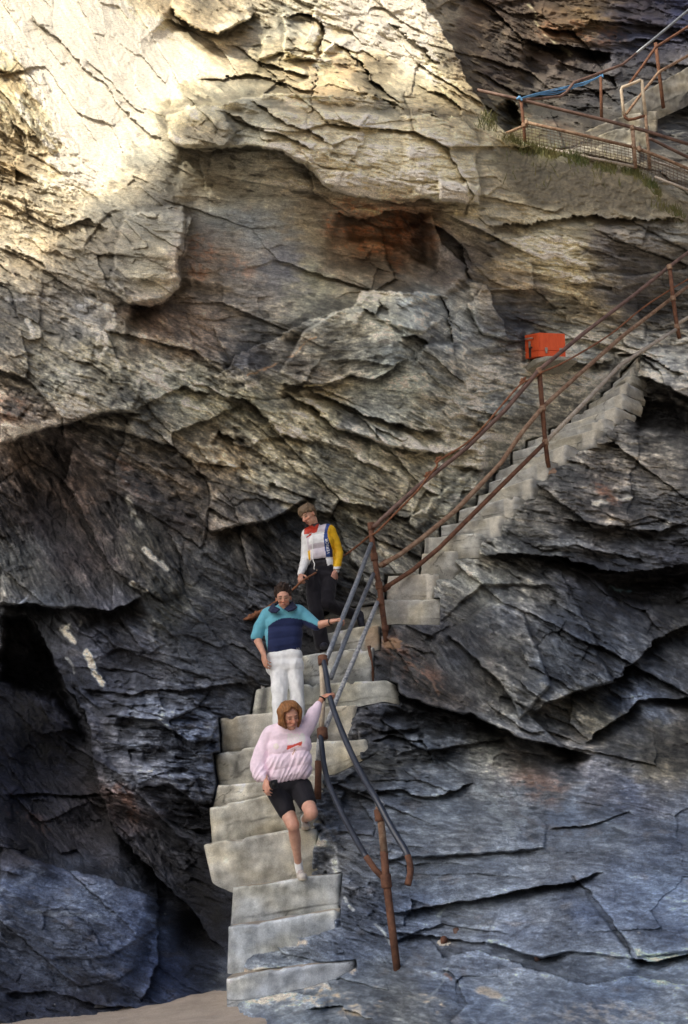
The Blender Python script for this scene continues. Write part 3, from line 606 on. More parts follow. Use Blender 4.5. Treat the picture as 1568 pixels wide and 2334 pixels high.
for poly, d in BLOCKS:
    m = inpoly(FX, FY, poly); e, _, _ = polydist(FX, FY, poly + poly[:1])
    T -= np.where(m, d * smooth01(e, -1, 7), 0)

for poly, a, b, c in FACETS:
    xs = [p[0] for p in poly]; ys = [p[1] for p in poly]
    ii = np.where((gy > min(ys) - 40) & (gy < max(ys) + 40))[0]; jj = np.where((gx > min(xs) - 40) & (gx < max(xs) + 40))[0]
    s = np.s_[ii[0]:ii[-1] + 1, jj[0]:jj[-1] + 1]
    co_ = np.linalg.solve(np.array([[p[0], p[1], 1.0] for p in (a, b, c)]), np.array([p[2] for p in (a, b, c)]))
    fx_ = PX[s] + .6 * wx[s]; fy_ = PY[s] + .6 * wy[s]
    m = inpoly(fx_, fy_, poly); e, _, _ = polydist(fx_, fy_, poly + poly[:1])
    off = np.clip(co_[0] * PX[s] + co_[1] * PY[s] + co_[2], -.15, .8)
    T[s] -= np.where(m, (.8 if min(ys) < 1700 else .45) * off * smooth01(e, -2, 5), 0)
bank_d, _, _ = polydist(FX, FY, BANK + BANK[:1]); bank = np.where(inpoly(FX, FY, BANK), smooth01(bank_d, 0, 26), 0)
# ------------------------------------------------------------------ cleavage, joints and blocks in world space
X1 = (PX - CX) / F * (tflat(PY) * .6 + 12.5 * .4)
W1 = np.interp(PY, _yy, _ww)
rough = upsample(rough_c, ccx, ccy, PX, PY)
RA, RL = rough[..., 0] * (1 - .7 * bank), rough[..., 1] * (1 - .6 * bank)
RA = np.clip(RA, 0, None) ** 1.6
dip = upsample(dip_c, ccx, ccy, PX, PY) + 9 * gnoise(X0 * .5, W0 * .5, 40)
ANG = [-12, 8, 28, 52]
disp = np.zeros(PX.shape); streak = np.zeros(PX.shape); crack = np.zeros(PX.shape); patch = np.zeros(PX.shape)
warpa = .10 * gnoise(X1 * .8, W1 * .8, 51) + .05 * gnoise(X1 * 5, W1 * 5, 52) + .02 * gnoise(X1 * 17, W1 * 17, 57)
warpb = .07 * gnoise(X1 * .6, W1 * .6, 53) + .022 * gnoise(X1 * 5.1, W1 * 5.1, 54) + .012 * gnoise(X1 * 17, W1 * 17, 56)
def terr(n, k, sh):
    """stair profile of a noise: flat tops, ragged steps"""
    v = n * k; f = np.floor(v); r = v - f
    return (f + smooth01(r, 1 - sh, 1)) / k
for k, a in enumerate(ANG):
    lo = ANG[k - 1] if k else -90; hi = ANG[k + 1] if k < len(ANG) - 1 else 120
    w = np.where(dip <= a, np.clip((dip - lo) / (a - lo), 0, 1) if k else 1.0, np.clip((hi - dip) / (hi - a), 0, 1) if k < len(ANG) - 1 else 1.0)
    w = smooth01(w, .3, .7)
    m = w > 0.001
    if not m.any(): continue
    xx, ww = X1[m], W1[m]
    ca, sa = math.cos(R(a)), math.sin(R(a))
    s = xx * ca - ww * sa + warpa[m]; q = xx * sa + ww * ca + warpb[m]
    sd = 100 + 50 * k
    h = np.zeros(xx.shape); cr = np.zeros(xx.shape); pa = np.zeros(xx.shape)
    # joint-bounded blocks: flat faces, each with its own height and tilt
    for (ls, lq, amp, tilt, q_) in ((1.7, .8, .13, .24, 0), (.62, .27, .065, .13, 1)):
        f1, f2, rv, ox, oy, ta = worley(s / ls + .25 * q / lq, q / lq, sd + q_)
        act = smooth01(gnoise(s * .5 / ls, q * .5 / lq, sd + 20 + q_), -.25, .15) if q_ else 1.0
        h += act * (amp * (rv - .5) + tilt * (oy * .5 + (ox * np.cos(ta) + oy * np.sin(ta)) * .7))
        pa += (rv - .5) * (.55, .45)[q_] * act
        g = (1 - smooth01(f2 - f1, 0, .035 + .02 * q_)) * smooth01(gnoise(s * 1.3 / ls, q * 1.3 / lq, sd + 30 + q_), .05, .25)
        cr = np.maximum(cr, g * act * (.8, .6)[q_]); h += (.035, .02)[q_] * g * act
    # plucked slabs: stair steps in noise drawn out along the cleavage
    n0 = fbm(s * .30, q * .95, sd + 4, 3, .5)
    n1 = fbm(s * .75, q * 3.4, sd + 5, 3, .55)
    n2 = fbm(s * 2.6, q * 11, sd + 6, 3, .55)
    n3 = fbm(s * 7, q * 34, sd + 7, 2, .5)
    a2 = smooth01(gnoise(s * .9, q * 1.3, sd + 40), -.2, .25)
    n4 = fbm(s * 5.2, q * 24, sd + 21, 2, .55)
    h += .045 * (.25 + .75 * a2) * terr(n4, 3, .15) + .16 * terr(n0, 4, .10) + .12 * terr(n1, 5, .14) + .062 * (.3 + .7 * a2) * terr(n2, 4, .13) * 1.25 + .011 * (.25 + .75 * a2) * n3
    lam = gnoise(s * 3, q * 60, sd + 10)
    plucks = smooth01(gnoise(s * 6.5, q * 19, sd + 18), .26, .36) * smooth01(gnoise(s * 1.1, q * 1.4, sd + 19), -.1, .2) * .7
    plucks = plucks + smooth01(gnoise(s * 3.6, q * 10, sd + 12), .30, .38) * smooth01(gnoise(s * .8, q * .8, sd + 13), -.05, .25)
    disp[m] += w[m] * (h * RA[m] + (.006 * lam + .013 * n3) * RL[m] ** 1.8 + .05 * plucks * RA[m])
    st = gnoise(s * .8, q * 4, sd + 14) * .7 + gnoise(s * 2.9, q * 10, sd + 15) * .6 + gnoise(s * 8, q * 26, sd + 16) * .75 + gnoise(s * 18, q * 46, sd + 17) * .5
    streak[m] += w[m] * st; crack[m] += w[m] * np.maximum(cr * np.clip(RA[m] + .1, 0, 1), plucks * .6); patch[m] += w[m] * pa
T = T + disp + (.05 * fbm(X1 * 1.1, W1 * 1.1, 61, 3) + .014 * fbm(X1 * 9, W1 * 9, 62, 3) * np.clip(RA, .35, 1.2)) + .006 * gnoise(X1 * 42, W1 * 42, 66)

T = T + bank * (.05 * fbm(X1 * 6, W1 * 9, 110, 4) + .03 * gnoise(X1 * 20, W1 * 24, 111))
# keep the rock behind the concrete of the steps
def behind(poly, tv, soft=4):
    xs = [p[0] for p in poly]; ys = [p[1] for p in poly]
    ii = np.where((gy > min(ys) - 60) & (gy < max(ys) + 60))[0]; jj = np.where((gx > min(xs) - 60) & (gx < max(xs) + 60))[0]
    s = np.s_[ii[0]:ii[-1] + 1, jj[0]:jj[-1] + 1]
    d, _, _ = polydist(PX[s], PY[s], poly + poly[:1]); m = inpoly(PX[s], PY[s], poly)
    k = np.where(m, 1, 1 - smooth01(d, 0, soft))
    lim = tv(PX[s], PY[s])
    T[s] = np.where(T[s] < lim, T[s] * (1 - k) + lim * k, T[s])
CARVE = {1: [(514,2290),(560,2279),(620,2266),(690,2252),(760,2230),(812,2204)], 2: [(514,2176),(560,2178),(592,2156),(640,2128),(700,2132),(775,2110)]}
def front(poly, tv):
    xs = [p[0] for p in poly]; ys = [p[1] for p in poly]
    ii = np.where((gy > min(ys) - 40) & (gy < max(ys) + 40))[0]; jj = np.where((gx > min(xs) - 60) & (gx < max(xs) + 60))[0]
    s = np.s_[ii[0]:ii[-1] + 1, jj[0]:jj[-1] + 1]
    fx_, fy_ = PX[s] + 1.1 * wx[s], PY[s] + 1.1 * wy[s]
    d, _, _ = polydist(fx_, fy_, poly + poly[:1]); m = inpoly(fx_, fy_, poly)
    lim = tv(PX[s], PY[s]) + .10 * gnoise(X1[s] * 6, W1[s] * 8, 120) + .05 * gnoise(X1[s] * 17, W1[s] * 25, 121)
    k = np.where(m, smooth01(d, -1, 7), 0)
    T[s] = np.where(T[s] > lim, T[s] * (1 - k) + lim * k, T[s])
def t_at_y(px, py, y): return y / (CP - (-(px - CX) * SR + (CY - py) * CR) / F * SP)
for k, top, bot, *_ in LOWER:
    behind([p[:2] for p in top] + [p[:2] for p in CARVE.get(k, bot)][::-1], lambda px, py, k=k: t_at_y(px, py, YS[k] + .10))
for k, top, bot, *_ in LOWER:
    if k in (2, 3, 4, 5, 6, 7, 8):
        xr, yt = top[-1][:2]; yb = bot[-1][1]; dx = {4: 10, 8: -4}.get(k, 0)
        front([(xr - 12 + dx, yt + 24), (xr + 18, yt + 6), (xr + 60, yt + 4), (xr + 66, yb + 12), (xr - 16 + dx, yb + 6)], lambda px, py, k=k: t_at_y(px, py, YS[k] - .03))
ul = [(L, tl) for k, L, Rr, h, tr, tl, *_ in UPPER if k >= 3]
_lx = [p[0][0] for p in ul]; _lt = [p[1] for p in ul]
behind([(x + 8, y + 8) for (x, y), _ in ul] + [(x - 26, y - 24) for (x, y), _ in ul][::-1], lambda px, py: np.interp(px + 12, _lx, _lt) - .10, 70)
front([(x + 8, y + 6) for (x, y), _ in ul] + [(x - 40, y - 38) for (x, y), _ in ul][::-1], lambda px, py: np.interp(px + 15, _lx, _lt) + .10)
behind([(1196, 745), (1300, 745), (1300, 822), (1196, 822)], lambda px, py: 15.3 + 0 * px, 10)
for k, L, Rr, h, tr, tl, *_ in UPPER:
    behind([L, Rr, (Rr[0], Rr[1] + h), (L[0], L[1] + h)], lambda px, py, a=L, b=Rr, ta=tl, tb=tr: np.interp(px, [a[0], b[0]], [ta, tb]) + .14)
CXs, CYs, CZs = Parr(PX, PY, T)

# ------------------------------------------------------------------ rock colour
bl = np.stack([wx, wy], -1)
dr = np.radians(dip)
al = 55 * gnoise(X1 * 1.2, W1 * 2.6, 71) + 45 * gnoise(X1 * 3.4, W1 * 7, 72) + 30 * gnoise(X1 * 8, W1 * 17, 75)
ac = 34 * gnoise(X1 * 1.1, W1 * 1.3, 73) + 16 * gnoise(X1 * 4, W1 * 4, 74) + 10 * gnoise(X1 * 11, W1 * 11, 76)
cfx = np.clip(PX + al * np.cos(dr) - ac * np.sin(dr), -200, 1760)
cfy = np.clip(PY + al * np.sin(dr) + ac * np.cos(dr), -200, 2450)
color_c = shepard([(p[0], p[1], *s2l(p[2:])) for p in COLOR], CPX, CPY, power=3.6, soft=32)
col = upsample(color_c, ccx, ccy, cfx, cfy)
cbase = col.copy(); color_lum = col.mean(-1)
blot = fbm(X1 * 1.6, W1 * 1.6, 81, 4)
fineb = fbm(X1 * 9, W1 * 9, 84, 3)
speck = gnoise(X1 * 30, W1 * 38, 131) + .8 * gnoise(X1 * 60, W1 * 75, 132)
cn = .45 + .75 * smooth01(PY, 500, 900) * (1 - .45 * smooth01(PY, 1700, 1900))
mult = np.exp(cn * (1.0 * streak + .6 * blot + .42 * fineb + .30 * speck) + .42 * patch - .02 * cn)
col = col * mult[..., None] ** np.array([1.05, 1.0, .90])
# iron and lichen tints in soft blotches
tint = fbm(X1 * .9 + 3, W1 * 1.3, 86, 4)
col = col * (1 + np.clip(tint, -.5, .6)[..., None] * np.array([.16, .05, -.10]))
tint2 = smooth01(gnoise(X1 * 3.3, W1 * 5.1, 88) + .5 * gnoise(X1 * 9, W1 * 14, 89), .30, .6)
col = col * (1 - .3 * tint2[..., None]) + .3 * tint2[..., None] * col.mean(-1, keepdims=True) * np.array([1.25, .98, .75])
col = col * (1 - .72 * np.clip(crack, 0, 1)[..., None])
def paint(lines, strength_noise=95):
    for it in lines: yield it
for poly, hw, c, st in VEINS:
    xs = [p[0] for p in poly]; ys = [p[1] for p in poly]
    ii = np.where((gy > min(ys) - 60) & (gy < max(ys) + 60))[0]; jj = np.where((gx > min(xs) - 60) & (gx < max(xs) + 60))[0]
    sl_ = np.s_[ii[0]:ii[-1] + 1, jj[0]:jj[-1] + 1]
    d, _, pos = polydist(FX[sl_], FY[sl_], poly)
    brk = smooth01(gnoise(X1[sl_] * 9, W1[sl_] * 9, 96) + .3 * gnoise(X1[sl_] * 30, W1[sl_] * 30, 97), -.35, .1)
    a = (st * (1 - smooth01(d, hw * .35, hw * 1.15)) * brk)[..., None]
    col[sl_] = col[sl_] * (1 - a) + a * s2l(c)
for lst, c in ((SANDY, (176, 152, 116)), (RUSTY, (128, 84, 54))):
    for poly, hw, st in lst:
        xs = [p[0] for p in poly]; ys = [p[1] for p in poly]
        ii = np.where((gy > min(ys) - 90) & (gy < max(ys) + 90))[0]; jj = np.where((gx > min(xs) - 90) & (gx < max(xs) + 90))[0]
        sl_ = np.s_[ii[0]:ii[-1] + 1, jj[0]:jj[-1] + 1]
        d, _, pos = polydist(FX[sl_], FY[sl_], poly)
        a = (min(1, st * 1.15) * (1 - smooth01(d, hw * .35, hw * 1.6)) * smooth01(.8 * patch[sl_] + .7 * streak[sl_] + .5 * gnoise(X1[sl_] * 6, W1[sl_] * 6, 98) + .5 * gnoise(X1[sl_] * 20, W1[sl_] * 20, 99), -.25, .3))[..., None]
        lum = col[sl_].mean(-1, keepdims=True) / .12
        col[sl_] = col[sl_] * (1 - a) + a * s2l(c) * np.clip(.55 + .45 * lum, .4, 1.3)
# quartz flecks
fl = smooth01(gnoise(X1 * 17, W1 * 26, 101) + .35 * gnoise(X1 * 5, W1 * 5, 102), .60, .74)
fl = fl * smooth01(gnoise(X1 * .8, W1 * .8, 103), -.1, .3)
col = col * (1 - .6 * fl[..., None]) + .6 * fl[..., None] * np.array([.42, .39, .33])
# soil of the bank
soil = np.array([.105, .084, .050]) * np.exp(.55 * fbm(X1 * 5, W1 * 8, 112, 4) + .4 * gnoise(X1 * 24, W1 * 30, 113))[..., None]
col = col * (1 - .75 * bank[..., None]) + .75 * bank[..., None] * soil * .8
# damp rock and painted shade: recesses and overhangs darkened in the rock colour
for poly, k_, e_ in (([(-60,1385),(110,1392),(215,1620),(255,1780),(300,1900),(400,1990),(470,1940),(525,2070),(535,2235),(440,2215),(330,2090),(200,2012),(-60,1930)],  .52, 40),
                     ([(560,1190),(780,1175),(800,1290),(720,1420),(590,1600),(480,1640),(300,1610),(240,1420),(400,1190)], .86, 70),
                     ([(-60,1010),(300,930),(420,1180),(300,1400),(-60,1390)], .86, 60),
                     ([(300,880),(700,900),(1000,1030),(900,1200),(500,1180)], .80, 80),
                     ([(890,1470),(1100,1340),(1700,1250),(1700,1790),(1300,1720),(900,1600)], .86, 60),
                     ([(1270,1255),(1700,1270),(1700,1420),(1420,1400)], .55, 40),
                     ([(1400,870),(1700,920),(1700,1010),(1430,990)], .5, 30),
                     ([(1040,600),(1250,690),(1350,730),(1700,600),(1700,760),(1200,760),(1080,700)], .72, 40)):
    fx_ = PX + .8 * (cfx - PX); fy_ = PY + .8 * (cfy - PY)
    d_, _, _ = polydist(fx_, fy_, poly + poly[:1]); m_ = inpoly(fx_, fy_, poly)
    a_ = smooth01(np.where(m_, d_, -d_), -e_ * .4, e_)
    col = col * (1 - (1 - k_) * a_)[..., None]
# weathered edges are paler, hollows darker from dirt and painted-in occlusion
def boxblur(a, r):
    for ax in (0, 1):
        c_ = np.cumsum(np.concatenate([np.repeat(np.take(a, [0], ax), r + 1, ax), a, np.repeat(np.take(a, [-1], ax), r, ax)], ax), ax)
        n_ = a.shape[ax]
        a = (np.take(c_, range(2 * r + 1, 2 * r + 1 + n_), ax) - np.take(c_, range(0, n_), ax)) / (2 * r + 1)
    return a
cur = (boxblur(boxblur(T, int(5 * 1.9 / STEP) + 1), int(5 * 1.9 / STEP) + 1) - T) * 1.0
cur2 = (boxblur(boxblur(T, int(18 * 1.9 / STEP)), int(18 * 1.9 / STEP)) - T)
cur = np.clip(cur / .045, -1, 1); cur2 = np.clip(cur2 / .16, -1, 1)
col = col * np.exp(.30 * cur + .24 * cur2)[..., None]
g_ = col.mean(-1, keepdims=True)
cool = smooth01(PY, 1150, 1500)[..., None]
col = col * (1 + cool * np.array([-.01, .0, .03]))
dsat = .95 - .25 * smooth01(PY, 450, 900)[..., None]
col = g_ + (col - g_) * dsat
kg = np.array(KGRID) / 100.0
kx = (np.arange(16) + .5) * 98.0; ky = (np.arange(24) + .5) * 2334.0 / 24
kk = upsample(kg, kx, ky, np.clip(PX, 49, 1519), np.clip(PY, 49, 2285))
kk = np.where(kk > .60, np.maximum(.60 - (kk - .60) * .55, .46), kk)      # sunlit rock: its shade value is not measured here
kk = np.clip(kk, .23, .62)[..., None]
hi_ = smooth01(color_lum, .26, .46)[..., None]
col = col * (1 - hi_) + hi_ * (.32 * col + .68 * cbase) * 1.95  # pale rock of the sunlit area painted brighter in its own colour
# the middle of the face: deeper darks, cooler
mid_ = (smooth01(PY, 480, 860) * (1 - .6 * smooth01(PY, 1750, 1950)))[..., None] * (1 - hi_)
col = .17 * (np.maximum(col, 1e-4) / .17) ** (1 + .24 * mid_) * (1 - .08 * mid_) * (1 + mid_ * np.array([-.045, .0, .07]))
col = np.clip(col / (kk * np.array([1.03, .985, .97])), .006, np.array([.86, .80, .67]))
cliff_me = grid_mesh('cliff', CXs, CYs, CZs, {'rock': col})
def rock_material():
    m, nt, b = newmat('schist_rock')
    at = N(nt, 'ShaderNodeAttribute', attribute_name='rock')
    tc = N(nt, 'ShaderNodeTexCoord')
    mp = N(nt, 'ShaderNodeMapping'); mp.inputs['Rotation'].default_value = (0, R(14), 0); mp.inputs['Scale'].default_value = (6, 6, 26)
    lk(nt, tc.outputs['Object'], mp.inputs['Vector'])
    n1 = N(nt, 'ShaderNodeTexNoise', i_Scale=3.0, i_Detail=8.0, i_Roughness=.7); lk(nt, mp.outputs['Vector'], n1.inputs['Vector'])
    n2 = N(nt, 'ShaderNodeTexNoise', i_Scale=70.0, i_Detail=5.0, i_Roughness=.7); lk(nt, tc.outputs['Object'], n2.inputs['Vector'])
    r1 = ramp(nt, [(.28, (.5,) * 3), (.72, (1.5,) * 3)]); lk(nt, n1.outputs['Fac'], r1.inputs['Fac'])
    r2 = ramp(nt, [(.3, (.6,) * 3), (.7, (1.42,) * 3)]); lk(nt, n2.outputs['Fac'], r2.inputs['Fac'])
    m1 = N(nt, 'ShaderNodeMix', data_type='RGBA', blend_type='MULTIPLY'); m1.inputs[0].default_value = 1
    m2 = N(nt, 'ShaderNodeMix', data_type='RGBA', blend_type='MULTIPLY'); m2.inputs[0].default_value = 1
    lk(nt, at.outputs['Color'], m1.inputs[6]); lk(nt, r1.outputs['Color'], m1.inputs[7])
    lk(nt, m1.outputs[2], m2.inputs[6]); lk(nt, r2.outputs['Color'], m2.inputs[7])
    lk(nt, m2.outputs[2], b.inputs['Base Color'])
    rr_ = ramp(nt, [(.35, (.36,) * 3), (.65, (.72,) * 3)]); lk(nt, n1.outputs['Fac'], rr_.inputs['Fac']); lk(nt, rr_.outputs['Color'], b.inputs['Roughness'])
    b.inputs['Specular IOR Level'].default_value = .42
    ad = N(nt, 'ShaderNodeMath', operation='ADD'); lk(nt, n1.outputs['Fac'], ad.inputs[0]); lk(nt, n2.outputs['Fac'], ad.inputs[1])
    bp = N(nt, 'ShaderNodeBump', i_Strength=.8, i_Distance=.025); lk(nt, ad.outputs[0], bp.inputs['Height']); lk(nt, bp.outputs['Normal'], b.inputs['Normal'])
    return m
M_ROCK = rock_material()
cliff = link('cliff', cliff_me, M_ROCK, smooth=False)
tag(cliff, 'layered grey and tan sea cliff rising behind the concrete steps', 'cliff', kind='structure')

def cliff_t(px, py):
    """axial distance of the finished rock at a pixel of the photograph"""
    j = min(max(np.searchsorted(gx, px), 0), len(gx) - 1); i = min(max(np.searchsorted(gy, py), 0), len(gy) - 1)
    return float(T[i, j])
def cliff_p(px, py, out=0.0): return P(px, py, cliff_t(px, py) - out)

# ------------------------------------------------------------------ unseen rock slab shaped to shade the lower cliff, and the sand
A_ = cliff_p(20, 640); B_ = cliff_p(1040, 235)
SH = Vector((SUN.x, SUN.y, 0)).normalized(); PERP = Vector((SH.y, -SH.x, 0)) * -1.0     # along / across the sunlight
TEL = SUN.z / math.hypot(SUN.x, SUN.y)
DST = 64.0
def sun_blocker():
    lat = lambda p: p.dot(PERP)
    hgt = lambda p: p.z + TEL * (DST - p.dot(SH))
    la, lb, ha, hb = lat(A_), lat(B_), hgt(A_), hgt(B_)
    n, nz = 120, 60
    sgn = 1.0 if lb > la else -1.0
    ls = la + sgn * np.linspace(-1.0, 11.0, n)
    top = ha + (hb - ha) * (ls - la) / (lb - la)
    top = np.minimum(top, hb + 5.0) ; top = np.maximum(top, 2.0)
    top = top + .9 * gnoise(ls * .9, ls * 0 + 2.2, 7) * .3 + .3 * gnoise(ls * 3.1, ls * 0 + .7, 8) * .3
    f = np.linspace(0, 1, nz)[:, None]
    Lh = np.repeat(ls[None], nz, 0)
    Zh = top[None] * (1 - f) - 1.5 * f
    back = 1.6 * gnoise(Lh * .3, Zh * .2, 9) * np.clip(f * 8, 0, 1) - 2.0 * f + 7.0 * np.abs((Lh - ls.mean()) / 9.0) ** 2.0 * np.clip(f * 5, 0, 1)
    D = DST + back * 0.6
    Xh = SH.x * D + PERP.x * Lh; Yh = SH.y * D + PERP.y * Lh
    colh = np.ones(Xh.shape + (3,)) * np.array([.13, .12, .11])
    colh *= np.exp(.5 * fbm(Lh * .5, Zh * .8, 5, 3))[..., None]
    o = link('sun_blocker', grid_mesh('sun_blocker', Xh, Yh, Zh, {'rock': colh}), M_ROCK, smooth=False)
    tag(o, 'unseen tall rock slab added to shade the lower cliff from the sun', 'sun blocker', kind='structure')
sun_blocker()

def sand():
    xs = np.concatenate([np.linspace(-120, -9, 24), np.linspace(-8.5, 12, 340), np.linspace(13, 120, 24)])
    ys = np.concatenate([np.linspace(-140, 4, 24), np.linspace(4.3, 13, 200), np.linspace(14, 40, 10)])
    Xs, Ys = np.meshgrid(xs, ys)
    Zs = .05 * fbm(Xs * .5, Ys * .5, 3, 3) + .030 * fbm(Xs * 2.4, Ys * 2.4, 5, 3) * .8 + .012 * fbm(Xs * 7, Ys * 9, 6, 2)
    near = np.exp(-((Xs + 2) ** 2 + (Ys - 8.8) ** 2) / 30)
    Zs = Zs * (.35 + .65 * near) - .02
    m, nt, b = newmat('beach_sand')
    tc = N(nt, 'ShaderNodeTexCoord')
    n1 = N(nt, 'ShaderNodeTexNoise', i_Scale=3.2, i_Detail=9.0, i_Roughness=.75); lk(nt, tc.outputs['Object'], n1.inputs['Vector'])
    n2 = N(nt, 'ShaderNodeTexNoise', i_Scale=150.0, i_Detail=6.0, i_Roughness=.8); lk(nt, tc.outputs['Object'], n2.inputs['Vector'])
    r1 = ramp(nt, [(.3, (.36, .29, .225)), (.7, (.56, .47, .37))]); lk(nt, n1.outputs['Fac'], r1.inputs['Fac'])
    r2 = ramp(nt, [(.3, (.55,) * 3), (.7, (1.38,) * 3)]); lk(nt, n2.outputs['Fac'], r2.inputs['Fac'])
    mx = N(nt, 'ShaderNodeMix', data_type='RGBA', blend_type='MULTIPLY'); mx.inputs[0].default_value = 1
    lk(nt, r1.outputs['Color'], mx.inputs[6]); lk(nt, r2.outputs['Color'], mx.inputs[7]); lk(nt, mx.outputs[2], b.inputs['Base Color'])
    b.inputs['Roughness'].default_value = .9
    bp = N(nt, 'ShaderNodeBump', i_Strength=.5, i_Distance=.01); lk(nt, n2.outputs['Fac'], bp.inputs['Height']); lk(nt, bp.outputs['Normal'], b.inputs['Normal'])
    o = link('beach_sand', grid_mesh('beach_sand', Xs, Ys, Zs), m)
    tag(o, 'damp tan beach sand at the foot of the cliff', 'sand', kind='structure')
sand()
# ------------------------------------------------------------------ concrete
def concrete_material():
    m, nt, b = newmat('weathered_concrete')
    at = N(nt, 'ShaderNodeAttribute', attribute_name='tone')
    tc = N(nt, 'ShaderNodeTexCoord')
    n1 = N(nt, 'ShaderNodeTexNoise', i_Scale=4.5, i_Detail=8.0, i_Roughness=.7); lk(nt, tc.outputs['Object'], n1.inputs['Vector'])
    n2 = N(nt, 'ShaderNodeTexNoise', i_Scale=90.0, i_Detail=5.0, i_Roughness=.75); lk(nt, tc.outputs['Object'], n2.inputs['Vector'])
    r1 = ramp(nt, [(.28, (.55, .56, .56)), (.5, (.95, .95, .94)), (.75, (1.32, 1.3, 1.26))]); lk(nt, n1.outputs['Fac'], r1.inputs['Fac'])
    r2 = ramp(nt, [(.3, (.75,) * 3), (.7, (1.22,) * 3)]); lk(nt, n2.outputs['Fac'], r2.inputs['Fac'])
    m1 = N(nt, 'ShaderNodeMix', data_type='RGBA', blend_type='MULTIPLY'); m1.inputs[0].default_value = 1
    m2 = N(nt, 'ShaderNodeMix', data_type='RGBA', blend_type='MULTIPLY'); m2.inputs[0].default_value = 1
    lk(nt, at.outputs['Color'], m1.inputs[6]); lk(nt, r1.outputs['Color'], m1.inputs[7])
    lk(nt, m1.outputs[2], m2.inputs[6]); lk(nt, r2.outputs['Color'], m2.inputs[7])
    lk(nt, m2.outputs[2], b.inputs['Base Color'])
    b.inputs['Roughness'].default_value = .88; b.inputs['Specular IOR Level'].default_value = .2
    bp = N(nt, 'ShaderNodeBump', i_Strength=.45, i_Distance=.012); lk(nt, n2.outputs['Fac'], bp.inputs['Height']); lk(nt, bp.outputs['Normal'], b.inputs['Normal'])
    return m
M_CONC = concrete_material()

def interp_poly(poly, n):
    d = [0]
    for i in range(len(poly) - 1): d.append(d[-1] + math.dist(poly[i][:2], poly[i + 1][:2]))
    s = np.linspace(0, d[-1], n)
    return [np.interp(s, d, [p[k] for p in poly]) for k in range(len(poly[0]))]

